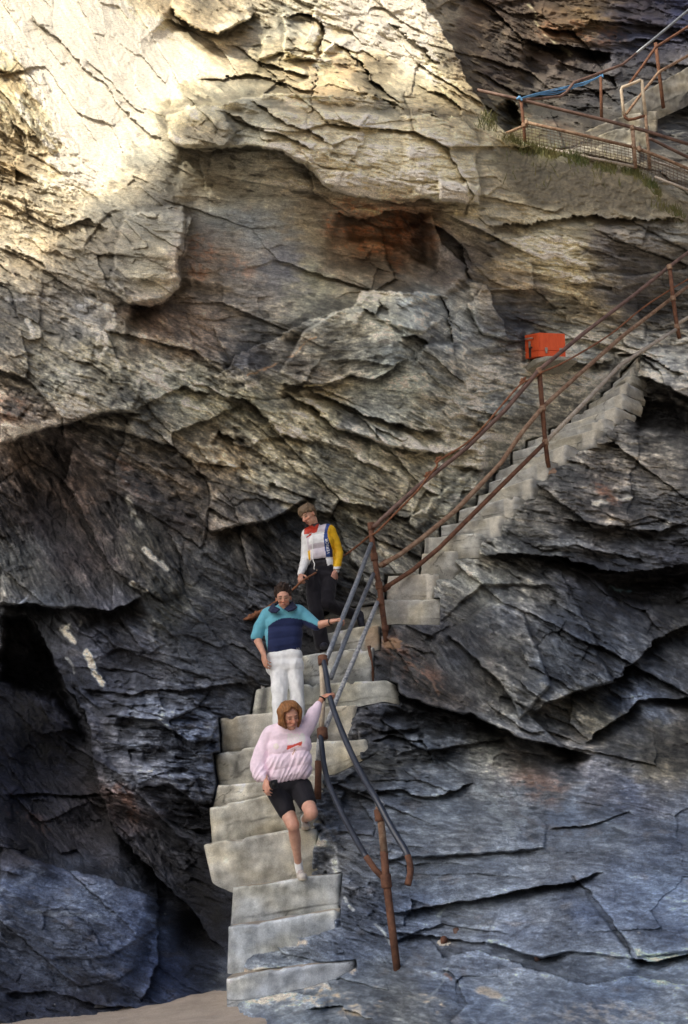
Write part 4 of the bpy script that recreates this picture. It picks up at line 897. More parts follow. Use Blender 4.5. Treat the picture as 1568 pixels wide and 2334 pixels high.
def step_block(name, top, bot, back, tone, parent, seed=0, rl=.06, rr=.06, nose=.024, ragR=0.0, ragL=0.0, rough=.013, dark=.5, rag_bottom=0.0, white=None, sand=.5, depth=.5, rock=False, mott=1.0):
    """one cast step.  top / bot: polylines of (px, py, y) for the front edge and the foot of the riser;
    back: horizontal direction in which the tread runs"""
    n = 64
    tx, ty, tyy = interp_poly(top, n); bx, by, byy = interp_poly(bot, n)
    Tp = np.array([Q(tx[i], ty[i], tyy[i]) for i in range(n)]); Bp = np.array([Q(bx[i], by[i], byy[i]) for i in range(n)])
    bk = np.array(Vector(back).normalized())
    wd = np.linalg.norm(Tp[-1] - Tp[0]); along = (Tp[-1] - Tp[0]) / wd
    s = np.linspace(0, 1, n) * wd
    # plan columns: left side, front with rounded corners, right side
    cols = []
    for d in np.linspace(depth, rl, 6)[:-1]: cols.append((0, d, 0.))
    for i in range(n):
        push = 0.
        if s[i] < rl: push = rl - math.sqrt(max(0, rl * rl - (rl - s[i]) ** 2))
        elif wd - s[i] < rr: push = rr - math.sqrt(max(0, rr * rr - (rr - (wd - s[i])) ** 2))
        cols.append((i, push, s[i]))
    for d in np.linspace(rr, depth, 6)[1:]: cols.append((n - 1, d, wd))
    nv, na, nt_ = 22, 5, 9
    rows = nv + na + nt_
    nc = len(cols)
    V = np.zeros((rows, nc, 3)); C = np.zeros((rows, nc, 3))
    for j, (i, push, sj) in enumerate(cols):
        t, bt = Tp[i], Bp[i]
        H = np.linalg.norm(bt - t); dn = (bt - t) / H
        ctr = (Tp[0] + Tp[-1]) / 2 + bk * depth * .6
        inw = ctr - (t + bk * push); inw[2] = 0; inw /= np.linalg.norm(inw) + 1e-9
        side = j < 5 or j >= nc - 5
        nin = bk if not side else (along if j < 5 else -along)
        for r in range(rows):
            if r < nv:
                h = 1 - r / (nv - 1) * (1 - nose / H)
                p = t + dn * H * h + bk * push
            elif r < nv + na:
                a = (r - nv + 1) / na * math.pi / 2
                p = t + dn * nose * (1 - math.sin(a)) + bk * push + nin * nose * (1 - math.cos(a))
            else:
                f = (r - nv - na + 1) / nt_
                endp = t + bk * depth
                p0 = t + bk * push + nin * nose
                p = p0 * (1 - f) + endp * f
            V[r, j] = p
    # weathering of the shape
    S_, Hh = np.meshgrid([c[2] for c in cols], np.linspace(0, 1, rows))
    x, y, z = V[..., 0], V[..., 1], V[..., 2]
    o = seed * 3.7
    nz_ = fbm(x * 4 + o, z * 6 + y * 3, 201 + seed, 4)
    nzt = fbm(x * 5 + o, y * 5, 202 + seed, 3)
    edge = np.exp(-np.abs(np.arange(rows)[:, None] - (nv + na / 2)) / 4.0)
    chip = smooth01(gnoise(x * 7 + o, z * 2 + y * 2, 203 + seed), .18, .42) * edge
    V -= bk * (rough * 1.6 * nz_ + .010 * gnoise(x * 22 + o, z * 22, 204 + seed) * (rough / .010) * .4)[..., None]
    V[..., 2] += .010 * nzt - .030 * chip * (rough / .01)
    V += bk * (.022 * chip * (rough / .01))[..., None]
    for rag, sgn, jj in ((ragL, -1, 0), (ragR, 1, wd)):
        if rag:
            wgt = np.exp(-np.abs(S_ - jj) / .05)
            q = fbm(z * 7 + o, y * 3, 205 + seed, 3) - .15
            V += along * (sgn * rag * .8 * q * wgt)[..., None]
    if rag_bottom:
        low = np.clip(1 - np.arange(rows) / nv * 1.3, 0, 1)[:, None]
        V += bk * (rag_bottom * low * (.4 + fbm(x * 5 + o, z * 5, 206 + seed, 3)))[..., None]
    # tone: drips, damp foot, pale worn nosing, blown sand on the tread
    T0 = np.array(tone) * np.array([.96, .985, 1.03])
    rise = np.clip(np.arange(rows) / (nv - 1.), 0, 1)[:, None] * np.ones((1, nc))
    drip = fbm(x * 7 + o, z * .9, 207 + seed, 4)
    blot = fbm(x * 3 + o, z * 4 + y * 2, 208 + seed, 4)
    m_ = np.exp(mott * (.46 * drip + .52 * blot) + .25 * gnoise(x * 16 + o, z * 16, 218 + seed))
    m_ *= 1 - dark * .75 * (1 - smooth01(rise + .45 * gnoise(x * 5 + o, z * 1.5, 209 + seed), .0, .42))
    f1, f2, rv, *_ = worley(x * 2.1 + o + .15 * gnoise(x * 9, z * 9, 3), z * 2.4 + .12 * gnoise(x * 11, z * 8, 4), 210 + seed)
    crk = (1 - smooth01(f2 - f1, 0, .035)) * smooth01(gnoise(x * 1.7 + o, z * 2.1, 211 + seed), .02, .15)
    m_ *= 1 - .6 * crk
    pl_ = rise - (.36 + .14 * math.sin(seed * 5.3)) - .10 * gnoise(x * 2.2 + o, z * 0 + .5, 219 + seed) - .03 * gnoise(x * 9 + o, z * 0 + .5, 220 + seed)
    pour = np.exp(-(pl_ / .022) ** 2) * smooth01(gnoise(x * 1.4 + o, z * 0 + 1.5, 221 + seed), -.25, .1)
    m_ *= 1 - .62 * pour
    m_ *= 1 - .22 * (pl_ < 0) * (rise < .98) * (.5 + gnoise(x * 3 + o, z * 5, 222 + seed))
    C = T0 * m_[..., None]
    warm = np.clip(fbm(x * 2 + o, z * 3, 212 + seed, 3) + .1, 0, .6)[..., None]
    C = C * (1 + warm * np.array([.10, .0, -.22]))
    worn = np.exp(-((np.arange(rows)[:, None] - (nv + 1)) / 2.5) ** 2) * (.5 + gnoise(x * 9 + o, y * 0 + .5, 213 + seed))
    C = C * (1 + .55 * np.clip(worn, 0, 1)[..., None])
    topm = (np.arange(rows)[:, None] >= nv + na - 1) * smooth01(gnoise(x * 4 + o, y * 6, 214 + seed) + (sand - .5), -.2, .25)
    C = C * (1 - .7 * topm[..., None]) + .7 * topm[..., None] * np.array([.36, .28, .19])
    if rock:      # the lower part of this riser is native rock
        sw = S_ / wd
        lim = np.interp(sw, [0, .25, .36, .5, .62, .8, 1], [.42, .40, .62, .72, .60, .76, .80]) + .10 * gnoise(x * 6, z * 6, 5) + .05 * gnoise(x * 20, z * 20, 6)
        a = (1 - smooth01(rise, lim - .03, lim))[..., None]
        C = C * (1 - a) + a * np.array([.040, .046, .058]) * np.exp(.9 * fbm(x * 6 + z * 8, z * 16 - x * 6, 7, 4))[..., None]
        V -= bk * ((.10 * a[..., 0]) * (.4 + 1.2 * fbm(x * 4 + z * 5, z * 9 - x * 4, 8, 4)))[..., None]
    if white:
        for (s0, s1, c, st) in white:
            a = (smooth01(S_ / wd + .03 * drip, s0, s0 + .04) * (1 - smooth01(S_ / wd + .03 * drip, s1 - .04, s1)) * st * smooth01(rise + .3 * drip, -.1, .3))[..., None]
            C = C * (1 - a) + a * np.array(c)
    o_ = link(name, grid_mesh(name, V[..., 0], V[..., 1], V[..., 2], {'tone': np.clip(C, .01, .8)}), M_CONC, parent)
    return o_

lower = tag(empty('stone_stairs', Q(640, 2290, 9.6)), 'lower flight of tall worn concrete steps rising from the sand beside the people', 'stairs')
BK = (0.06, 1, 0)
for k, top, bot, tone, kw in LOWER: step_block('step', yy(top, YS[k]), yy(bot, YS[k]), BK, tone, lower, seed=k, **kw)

upper = tag(empty('stone_stairs', P(940, 1400, 12.5)), 'long upper flight of narrow concrete steps climbing away to the right behind the rusty railing', 'stairs')
DIRU = (.66, .75, 0)
for k, L, Rr, h, tr, tl, tone, kw in UPPER:
    yl, yr = P(*L, tl).y, P(*Rr, tr).y
    mid = ((L[0] + Rr[0]) / 2, (L[1] + Rr[1]) / 2 + 1.5, (yl + yr) / 2)
    kw.setdefault('ragR', .05)
    step_block('step', [(L[0], L[1], yl), mid, (Rr[0], Rr[1], yr)], [(L[0] - 2, L[1] + h, yl), (mid[0], mid[1] + h, mid[2]), (Rr[0] + 2, Rr[1] + h * 1.1, yr)],
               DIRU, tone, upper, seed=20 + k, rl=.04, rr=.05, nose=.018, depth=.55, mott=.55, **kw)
# ------------------------------------------------------------------ pipes
M_RUST = simple_mat('rusty_pipe', (.20, .095, .055), .85, scale=14, rgb2=(.075, .035, .024), bump=.5, bscale=90)
M_RUSTL = simple_mat('pale_rusty_pipe', (.36, .26, .18), .85, scale=16, rgb2=(.15, .075, .045), bump=.4, bscale=90)
M_BROWN = simple_mat('worn_brown_pipe', (.21, .13, .10), .6, scale=8, rgb2=(.07, .04, .032), bump=.3, bscale=80, spec=.4)
M_GALV = simple_mat('galvanised_pipe', (.30, .32, .34), .45, scale=18, rgb2=(.13, .15, .18), bump=.2, bscale=70, metal=.35, spec=.5)
M_GALVW = simple_mat('flaking_white_pipe', (.62, .62, .60), .6, scale=30, rgb2=(.14, .16, .19), bump=.3, bscale=80)
M_BLACK = simple_mat('dark_painted_pipe', (.035, .043, .062), .38, scale=10, rgb2=(.016, .020, .030), bump=.15, bscale=60, spec=.6)
M_CREAMP = simple_mat('cream_pipe', (.66, .58, .45), .6, scale=12, rgb2=(.40, .31, .22), bump=.25, bscale=70)
M_BONE = simple_mat('bleached_pipe', (.50, .46, .40), .75, scale=16, rgb2=(.30, .24, .18), bump=.3, bscale=80)
M_ROPE = simple_mat('rusty_cable', (.30, .13, .065), .9, scale=30, rgb2=(.13, .055, .03), bump=.8, bscale=120)
M_TWINE = simple_mat('blue_twine', (.16, .38, .66), .7, scale=40, rgb2=(.10, .26, .50), bump=.4, bscale=150)
M_MESHW = simple_mat('rusty_wire', (.15, .11, .085), .8, scale=30, rgb2=(.08, .055, .04), bump=0)

def tube_arrays(pts, r, seg=10, sub=1, wob=0.0, seed=0):
    pts = [Vector(p) for p in pts]
    if sub > 1:       # Catmull-Rom
        q = []
        for i in range(len(pts) - 1):
            p0 = pts[max(0, i - 1)]; p1 = pts[i]; p2 = pts[i + 1]; p3 = pts[min(len(pts) - 1, i + 2)]
            for k in range(sub):
                t = k / sub
                q.append(.5 * ((2 * p1) + (p2 - p0) * t + (2 * p0 - 5 * p1 + 4 * p2 - p3) * t * t + (3 * p1 - p0 - 3 * p2 + p3) * t ** 3))
        q.append(pts[-1]); pts = q
    n = len(pts); rs = r if isinstance(r, (list, tuple)) else [r] * n
    if len(rs) != n: rs = list(np.interp(np.linspace(0, 1, n), np.linspace(0, 1, len(rs)), rs))
    verts = []; faces = []
    nrm = None
    for i, p in enumerate(pts):
        d = (pts[min(i + 1, n - 1)] - pts[max(i - 1, 0)]).normalized()
        if nrm is None:
            nrm = d.orthogonal().normalized()
        nrm = (nrm - d * nrm.dot(d)).normalized(); bn = d.cross(nrm)
        rr = rs[i] * (1 + wob * math.sin(i * 2.3 + seed) * .5 + wob * math.sin(i * 5.1 + seed * 2) * .5)
        for k in range(seg):
            a = 2 * math.pi * k / seg
            verts.append(p + (nrm * math.cos(a) + bn * math.sin(a)) * rr)
    for i in range(n - 1):
        for k in range(seg):
            a = i * seg + k; b = i * seg + (k + 1) % seg
            faces.append((a, b, b + seg, a + seg))
    faces.append(tuple(range(seg))[::-1]); faces.append(tuple(range((n - 1) * seg, n * seg)))
    return verts, faces

class MB:
    def __init__(self): self.v = []; self.f = []
    def add(self, v, f):
        o = len(self.v); self.v += [tuple(x) for x in v]; self.f += [tuple(i + o for i in q) for q in f]; return self
    def tube(self, pts, r, **k): return self.add(*tube_arrays(pts, r, **k))
    def box(self, c, ax, ay, az):
        c = Vector(c); v = []
        for sx in (-1, 1):
            for sy in (-1, 1):
                for sz in (-1, 1): v.append(c + Vector(ax) * sx + Vector(ay) * sy + Vector(az) * sz)
        return self.add(v, [(0, 1, 3, 2), (4, 6, 7, 5), (0, 4, 5, 1), (2, 3, 7, 6), (0, 2, 6, 4), (1, 5, 7, 3)])
    def build(self, name, mat, parent=None, smooth=True, bevel=0):
        me = bpy.data.meshes.new(name); me.from_pydata(self.v, [], self.f); me.update()
        if bevel:
            bm = bmesh.new(); bm.from_mesh(me); bmesh.ops.bevel(bm, geom=bm.edges[:], offset=bevel, segments=2, affect='EDGES'); bm.to_mesh(me); bm.free()
        bm = bmesh.new(); bm.from_mesh(me); bmesh.ops.recalc_face_normals(bm, faces=bm.faces[:]); bm.to_mesh(me); bm.free()
        return link(name, me, mat, parent, smooth)

def pipe(name, pts, r, mat, parent, sub=1, wob=.04, seg=10): return MB().tube(pts, r, sub=sub, wob=wob, seg=seg, seed=len(pts)).build(name, mat, parent)
def collar(parent, p, d, r=.036, L=.07, mat=None):
    d = Vector(d).normalized() * L / 2
    p = Vector(p)
    return MB().tube([p - d, p - d * .8, p + d * .8, p + d], [r * .92, r, r, r * .92], seg=12).build('fitting', mat or M_RUST, parent)

# --- long railing of the upper flight
yA = 12.02
A = lambda x, y: Q(x, y, yA)
tB, tC = 13.75, 16.4
def alongp(pts, t0, t1):
    n = len(pts); d = [0]
    for i in range(n - 1): d.append(d[-1] + math.dist(pts[i], pts[i + 1]))
    return [P(x, y, t0 + (t1 - t0) * (dd / d[-1])) for (x, y), dd in zip(pts, d)]
tA = project(A(860, 1290))[2]
up = tag(empty('pipe_railing', A(886, 1462)), 'long rusty three-bar pipe railing climbing the upper steps to the right edge', 'railing')
pipe('post', [A(845,1196), A(849,1240), A(858,1300), A(866,1345), A(873,1400), A(881,1464)], .033, M_RUST, up)
pipe('post', [P(1229,846,tB), P(1236,930,tB), P(1243,1010,tB), P(1250,1066,tB - .02)], [.034, .033, .03, .034], M_RUST, up)
pipe('post', [P(1526,606,tC), P(1534,680,tC), P(1543,745,tC), P(1549,772,tC)], .032, M_RUST, up)
pipe('rail', alongp([(852,1201),(900,1156),(949,1112),(1063,1021),(1151,935),(1227,845)], tA, tB) + alongp([(1228,844),(1330,760),(1446,672),(1525,608),(1600,552)], tB, tC + .9)[1:], .029, M_BROWN, up)
pipe('rail', alongp([(864,1290),(910,1265),(960,1228),(1038,1164),(1090,1110),(1141,1056),(1190,985),(1237,928)], tA, tB) + alongp([(1238,927),(1313,859),(1420,765),(1532,679),(1600,630)], tB, tC + .9)[1:], .030, M_RUSTL, up)
pipe('rail', alongp([(866,1347),(940,1300),(1000,1250)], tA, tA + .32) + alongp([(1000,1250),(1070,1180),(1150,1100),(1243,1008)], tA + .32, tB)[1:], .029, M_RUST, up)
pipe('rail', alongp([(1245,1006),(1320,930),(1412,834),(1470,795),(1541,751)], tB, tC), .030, M_BONE, up)
pipe('rail', alongp([(1545,738),(1600,704)], tC, tC + .9), .030, M_BONE, up)
for p, d in ((A(846,1200), (0, 0, 1)), (A(853,1270), (0, 0, 1)), (A(864,1335), (0, 0, 1)), (A(868,1372), (0, 0, 1))): collar(up, p, d, .045, .09)
for x, y, t in ((1229,846,tB),(1237,930,tB),(1243,1008,tB),(1526,609,tC),(1534,680,tC),(1543,745,tC)): collar(up, P(x, y, t), (0, 0, 1), .042, .08, M_RUSTL)
for x, y in ((876,1284),(880,1340)): collar(up, alongp([(864,y + 6),(x, y)], tA, tA + .05)[1], (.7, .5, .5), .038, .10)
collar(up, A(878,1432), (0, 0, 1), .043, .06)

# --- railing of the lower flight
yD, yE = 10.55, 9.22
D = lambda x, y: Q(x, y, yD)
E = lambda x, y: Q(x, y, yE)
low = tag(empty('pipe_railing', D(725, 1818)), 'grey and dark bent pipe handrail following the lower steps down to the beach rock', 'railing')
def aly(pts, y0, y1, base=None):
    n = len(pts); d = [0]
    for i in range(n - 1): d.append(d[-1] + math.dist(pts[i], pts[i + 1]))
    return [Q(x, y, y0 + (y1 - y0) * dd / d[-1]) for (x, y), dd in zip(pts, d)]
pipe('rail', aly([(846,1239),(812,1330),(781,1407),(760,1462),(744,1503)], yA - .04, yD), .027, M_GALV, low)
pipe('rail', aly([(851,1308),(815,1392),(782,1472),(754,1546)], yA - .04, yD + .06), .025, M_GALV, low)
pipe('rail', aly([(860,1373),(812,1489),(767,1594),(740,1664)], yA - .04, yD), .025, M_GALVW, low)
pipe('post', [D(733,1508), D(735,1545), D(736,1600), D(732,1666)], .028, M_CREAMP, low)
pipe('post', [D(730,1672), D(727,1700), D(725,1738)], .027, M_GALVW, low)
pipe('post', [D(726,1734), D(725,1775), D(724,1822)], .036, M_RUST, low, wob=.1)
pipe('rail', aly([(737,1505),(743,1534),(751,1585),(763,1625),(790,1693),(824,1764),(858,1822)], yD - .02, yE) + aly([(858,1822),(892,1886),(920,1932),(930,1952)], yE, yE - .28)[1:], .028, M_BLACK, low, sub=4)
pipe('rail', aly([(929,1950),(934,1968),(935,1990),(929,2017)], yE - .28, yE - .36), .0275, M_RUST, low, sub=4)
pipe('rail', aly([(731,1676),(734,1706),(739,1745),(750,1788),(777,1849),(807,1906),(836,1956)], yD - .02, yE + .06), .027, M_BLACK, low, sub=4)
pipe('rail', aly([(834,1952),(855,1982),(876,2003)], yE + .06, yE), .027, M_RUST, low)
pipe('post', [E(864,1838), E(869,1880), E(876,1945)], .032, M_RUSTL, low)
pipe('post', [E(875,1940), E(880,2005), E(893,2110), E(906,2216)], .033, M_RUST, low)
collar(low, D(736,1506), (0, .3, 1), .052, .10); collar(low, D(735,1672), (0, .2, 1), .055, .11)
collar(low, E(865,1832), (.5, -.5, -.8), .036, .06, M_GALVW); collar(low, E(865,1858), (0, 0, 1), .045, .10); collar(low, E(880,2008), (0, 0, 1), .047, .11)
for x, y, f in ((784,1399,.66),(756,1471,.9),(824,1462,.4),(804,1508,.6)): pass
collar(low, Q(783,1466, yA - .04 - (1.4) * .63), (-.3, -.6, -.8), .030, .05, M_GALVW)
collar(low, Q(810,1493, yA - .04 - (1.4) * .42), (-.3, -.6, -.8), .030, .05, M_GALVW)

# --- rusty cable strung along the wall
cab = [cliff_p(556,1412,.02), cliff_p(572,1408,.08), Q(592,1396,11.75), Q(630,1370,11.7), Q(668,1343,11.62), Q(682,1330,11.6), Q(700,1317,11.7), Q(740,1294,12.1), Q(782,1268,12.3), Q(820,1240,12.3), Q(843,1221,12.1)]
cab += [p + Vector((0, -.02, -.05)) for p in alongp([(858,1204),(900,1162),(949,1112),(975,1078),(994,1056),(1000,1042),(1063,1002),(1110,955),(1141,918),(1185,869),(1205,860),(1225,848)], tA, tB)]
cab += [p + Vector((0, -.02, -.03)) for p in alongp([(1236,844),(1289,820),(1387,761),(1460,702),(1515,665),(1568,633),(1610,606)], tB, tC + .9)]
rope = MB().tube(cab, .013, sub=6, wob=.25, seg=8)
co = rope.build('rusty_cable', M_ROPE)
tag(co, 'thin rust orange cable strung from the rock up along the top bar of the railing', 'cable')
knot = MB().tube([cliff_p(560,1411,.03), Q(575,1405,11.78), Q(588,1398,11.74), Q(600,1391,11.72)], [.02, .035, .03, .018], sub=5, wob=.5, seg=9).build('knot', M_ROPE, co)
for (x, y, t) in ((999,1046,13.0),(1192,866,13.65),(975,1080,12.9)):
    MB().tube([P(x - 8, y + 7, t), P(x, y, t), P(x + 7, y - 6, t)], [.012, .026, .012], sub=4, wob=.5, seg=8).build('knot', M_ROPE, co)

# --- short stubs of old posts
def stub(pts, r, label, mat=M_RUST):
    o = MB().tube(pts, r, wob=.12, seg=9).build('iron_stub', mat)
    tag(o, label, 'iron stub'); return o
ys_ = YS[9] + .30
stub([Q(841,1472,ys_), Q(846,1510,ys_), Q(853,1556,ys_)], .021, 'thin rusty bar standing on the wide curved step below the bend of the stairs')
stub([cliff_p(1043,2140,-.03), cliff_p(1043,2140,0) + Vector((-.005, -.02, .075))], .026, 'short dark rusty post stump in the lower rock, the one nearer the railing', M_BROWN)
stub([cliff_p(1226,2190,-.03), cliff_p(1226,2190,0) + Vector((-.005, -.02, .06))], .024, 'tiny rusty post stump at a crack in the lower right rock slab', M_BROWN)
stub([cliff_p(1012,2150,-.02), cliff_p(1012,2150,0) + Vector((0, -.04, .035))], .03, 'broken rusty bolt set in a white mortar patch between the steps and the lowest post')
def mortar(px, py, w, h, label, tone):
    n = 14; V = np.zeros((n, n, 3)); 
    for i in range(n):
        for j in range(n):
            a = (j / (n - 1) - .5) * 2; b_ = (i / (n - 1) - .5) * 2; rr = max(abs(a), abs(b_)); nn = math.hypot(a, b_) + 1e-6
            a2, b2 = a * rr / nn, b_ * rr / nn
            k = 1 + .35 * float(gnoise(np.array([a2 * 2 + px]), np.array([b2 * 2 + py]), 5)[0])
            V[i, j] = cliff_p(px + a2 * w * k, py + b2 * h * k, .035 * (1 - rr ** 3) - .008)
    C = np.ones((n, n, 3)) * np.array(tone)
    o = link('mortar_patch', grid_mesh('mortar_patch', V[..., 0], V[..., 1], V[..., 2], {'tone': C}), M_CONC)
    tag(o, label, 'mortar patch')
mortar(1012, 2148, 16, 8, 'small white mortar patch around the broken bolt on the dark rock', (.66, .62, .55))
mortar(893, 1466, 22, 13, 'rust stained mortar lump at the foot of the post where the stairs turn', (.34, .22, .14))
mortar(1253, 1072, 15, 9, 'rust stained mortar lump at the foot of the middle post of the upper railing', (.34, .23, .16))

# --- fences of the path at the top right
fen = tag(empty('mesh_fence', P(1197, 330, 17.2)), 'low rusty pipe fence filled with wire mesh above the grassy bank', 'fence')
tF = 17.2
f_ = lambda pts, t0=tF, t1=tF: alongp(pts, t0, t1)
pipe('handrail', f_([(1087,205),(1186,227),(1274,249),(1375,273),(1470,298),(1600,338)], 17.3, 17.2), .028, M_BROWN, fen)
pipe('post', f_([(1188,232),(1193,280),(1197,331)]), .028, M_RUST, fen)
pipe('post', f_([(1441,286),(1445,335),(1448,384)]), .032, M_RUSTL, fen)
pipe('rail', f_([(1199,279),(1270,295),(1340,311),(1440,335)]), .027, M_RUSTL, fen)
pipe('rail', f_([(1442,336),(1457,340),(1510,360),(1600,398)]), .027, M_RUSTL, fen)
pipe('rail', f_([(1145,307),(1192,288)], 17.5, 17.2), .024, M_RUSTL, fen)
pipe('rail', f_([(1226,334),(1341,359),(1447,380)]), .024, M_BONE, fen)
pipe('rail', f_([(1491,403),(1530,418),(1600,446)]), .024, M_BONE, fen)
pipe('rail', f_([(1484,366),(1530,380),(1600,404)], 17.35, 17.35), .022, M_BONE, fen)
for x, y in ((1199,280),(1194,286),(1441,292),(1457,340),(1444,334)): collar(fen, P(x, y, tF), (0, 0, 1), .038, .08, M_RUSTL)
wm = MB()
top_ = [(1150,306),(1196,286),(1199,280),(1270,296),(1340,312),(1440,336),(1457,341),(1510,361),(1600,399)]
bot_ = [(1168,322),(1196,329),(1199,329),(1226,334),(1341,359),(1447,380),(1470,392),(1530,418),(1600,446)]
txs = np.array([p[0] for p in top_]); tys = np.array([p[1] for p in top_]); bxs = np.array([p[0] for p in bot_]); bys = np.array([p[1] for p in bot_])
for x in np.arange(1160, 1600, 8.5):
    y0 = np.interp(x, txs, tys); y1 = np.interp(x, bxs, bys)
    wm.tube([P(x, y0, tF + .01), P(x + 2.5, y1, tF + .01)], .0042, seg=4)
for k in range(1, 7):
    line = []
    for x in np.arange(1165, 1605, 20):
        y0 = np.interp(x, txs, tys); y1 = np.interp(x, bxs, bys); line.append(P(x, y0 + (y1 - y0) * k / 7, tF + .012))
    wm.tube(line, .0042, seg=4)
wm.build('wire_mesh', M_MESHW, fen)

gate = tag(empty('pipe_gate', P(1480, 380, 17.6)), 'pale standing rectangle of bent pipe behind the mesh fence at the top right', 'gate')
g_ = lambda pts, t0=17.6, t1=17.6: alongp(pts, t0, t1)
pipe('frame', g_([(1422,262),(1419,235),(1416,205),(1418,199),(1440,191),(1458,183),(1463,184),(1465,205),(1471,262)]), .027, M_CREAMP, gate)
pipe('frame', g_([(1471,258),(1474,300),(1477,330),(1481,385)]), .026, M_RUSTL, gate)
pipe('frame', g_([(1422,258),(1425,268),(1432,273),(1446,271),(1469,264)]), .025, M_RUST, gate)
pipe('rail', g_([(1476,317),(1484,317),(1520,335),(1600,374)], 17.6, 17.7), .027, M_BROWN, gate)

bkf = tag(empty('pipe_railing', P(1371, 270, 19.0)), 'distant bent railing with blue-grey top bar climbing out of the top right corner', 'railing')
h_ = lambda pts, t0=19.0, t1=19.0: alongp(pts, t0, t1)
pipe('post', h_([(1369,164),(1370,220),(1371,271)]), .028, M_RUST, bkf)
pipe('post', h_([(1494,98),(1502,164),(1512,246)], 19.4, 19.4), .033, M_RUST, bkf)
pipe('rail', h_([(1188,227),(1226,225),(1277,220),(1291,210),(1308,188),(1369,166),(1419,147),(1450,122)], 17.3, 19.2), .024, M_BROWN, bkf)
pipe('rail', h_([(1450,122),(1494,86),(1568,24),(1620,-20)], 19.2, 20.2), .026, M_GALV, bkf)
pipe('rail', h_([(1433,193),(1465,150),(1494,108),(1568,61),(1640,15)], 18.6, 20.2), .025, M_RUST, bkf)
pipe('rail', h_([(1428,259),(1465,210),(1502,164),(1568,127),(1640,90)], 18.6, 20.2), .026, M_RUSTL, bkf)

tw = MB()
for i, (mid, r) in enumerate((((1274, 204), .011), ((1290, 206), .008), ((1300, 199), .009), ((1268, 214), .007), ((1322, 190), .008))):
    pts = f_([(1182 + i, 225), (1215, 219 - i), mid, (1330, 188 + (i % 3) * 3), (1354, 180 + (i % 2) * 2), (1370, 172)], 17.15, 18.9)
    tw.tube(pts, r, sub=5, seg=6)
tw.tube(f_([(1178,226),(1184,222),(1190,229)], 17.1, 17.1), .022, sub=4, seg=8, wob=.4)
tw.tube(f_([(1366,171),(1371,168),(1374,176)], 18.9, 18.9), .022, sub=4, seg=8, wob=.4)
tag(tw.build('blue_twine', M_TWINE), 'loose strands of light blue twine tied between two rusty posts', 'twine')

# concrete of the upper path
pth = tag(empty('concrete_ramp', P(1420, 330, 18.2)), 'pale stepped concrete ramp behind the mesh fence at the top right', 'ramp')
def slab(top, bot, y_off, tone, seed):
    tp = [(x, y, P(x, y, t).y) for x, y, t in top]; bt = [(x, y, P(x, y, t).y) for x, y, t in bot]
    return step_block('slab', tp, bt, (.1, 1, 0), tone, pth, seed=seed, rl=.05, rr=.05, depth=.8, rough=.018, sand=.2, dark=.35)
slab([(1281,340,17.7),(1352,331,17.9),(1460,322,18.1)], [(1281,352,17.6),(1352,362,17.7),(1460,392,17.8)], 0, (.30,.28,.23), 61)
slab([(1335,318,18.2),(1406,293,18.5),(1480,282,18.7)], [(1335,345,18.1),(1406,345,18.4),(1480,340,18.6)], 0, (.28,.265,.22), 62)
slab([(1328,301,18.7),(1399,271,19.0),(1440,258,19.2),(1500,252,19.3)], [(1328,325,18.6),(1399,312,18.9),(1440,305,19.1),(1500,300,19.2)], 0, (.27,.25,.21), 63)
slab([(1420,238,19.5),(1460,212,19.6),(1520,178,19.9),(1600,136,20.2)], [(1420,300,19.3),(1460,290,19.4),(1520,262,19.7),(1600,225,20.0)], 0, (.20,.19,.17), 64)

# --- red box on its ledge
M_RED = simple_mat('faded_red_paint', (.74, .12, .035), .5, scale=6, rgb2=(.58, .075, .022), bump=.12, bscale=40, spec=.35, stretch=(3, 3, .7))
M_STEEL = simple_mat('dull_steel', (.40, .36, .30), .5, scale=40, var=.4, metal=.4)
M_DARKST = simple_mat('dark_metal', (.045, .035, .03), .5, scale=30, var=.4)
tBx = 14.95
bc = P(1230, 813, tBx)                      # nearest bottom corner
w_r, w_l, hgt = .40, .30, .362
uz = Vector((SR, -.12, CR)).normalized(); crt = Vector((CR, 0, -SR)); er = (crt * .97 + Vector((0, .2, .05))).normalized(); el = (crt * -.56 + Vector((0, .80, .26))).normalized()
rb = tag(empty('red_box', bc), 'bright red metal locker box with clasps standing on a rock ledge by the railing', 'box')
cc = bc + er * w_r / 2 + el * w_l / 2
MB().box(cc + uz * hgt * .635, er * w_r / 2, el * w_l / 2, uz * hgt * .365).build('lid', M_RED, rb, smooth=False, bevel=.008)
MB().box(cc + uz * hgt * .132, er * w_r / 2, el * w_l / 2, uz * hgt * .132).build('box_base', M_RED, rb, smooth=False, bevel=.008)
for a in (.10, .32):
    c0 = bc + er * a - el * .006 - Vector((er.y * -1, 0, 0)) * 0
    nf = Vector((er.y, -er.x, 0)).normalized()
    c0 = bc + er * a + nf * .008 + uz * hgt * .27
    m_ = MB().box(c0 + uz * .022, er * .018, nf * .007, uz * .016); m_.box(c0 - uz * .018, er * .012, nf * .009, uz * .026); m_.tube([c0 - er * .02, c0 + er * .02], .009, seg=8)
    m_.build('clasp', M_STEEL, rb, smooth=False)
nl = Vector((-el.y, el.x, 0)); nl = nl if nl.y < 0 else -nl
hp = bc + el * .19 + nl * .012 + uz * hgt * .80
MB().tube([hp - el * .075, hp - el * .075 + nl * .025, hp + el * .075 + nl * .025, hp + el * .075], .010, seg=8).build('handle', M_STEEL, rb)
MB().box(hp - uz * .085, el * .018, nl * .006, uz * .05).build('hasp', M_STEEL, rb, smooth=False)
MB().box(hp - uz * .135 - el * .02, el * .035, nl * .006, uz * .012).build('hasp_plate', M_DARKST, rb, smooth=False)
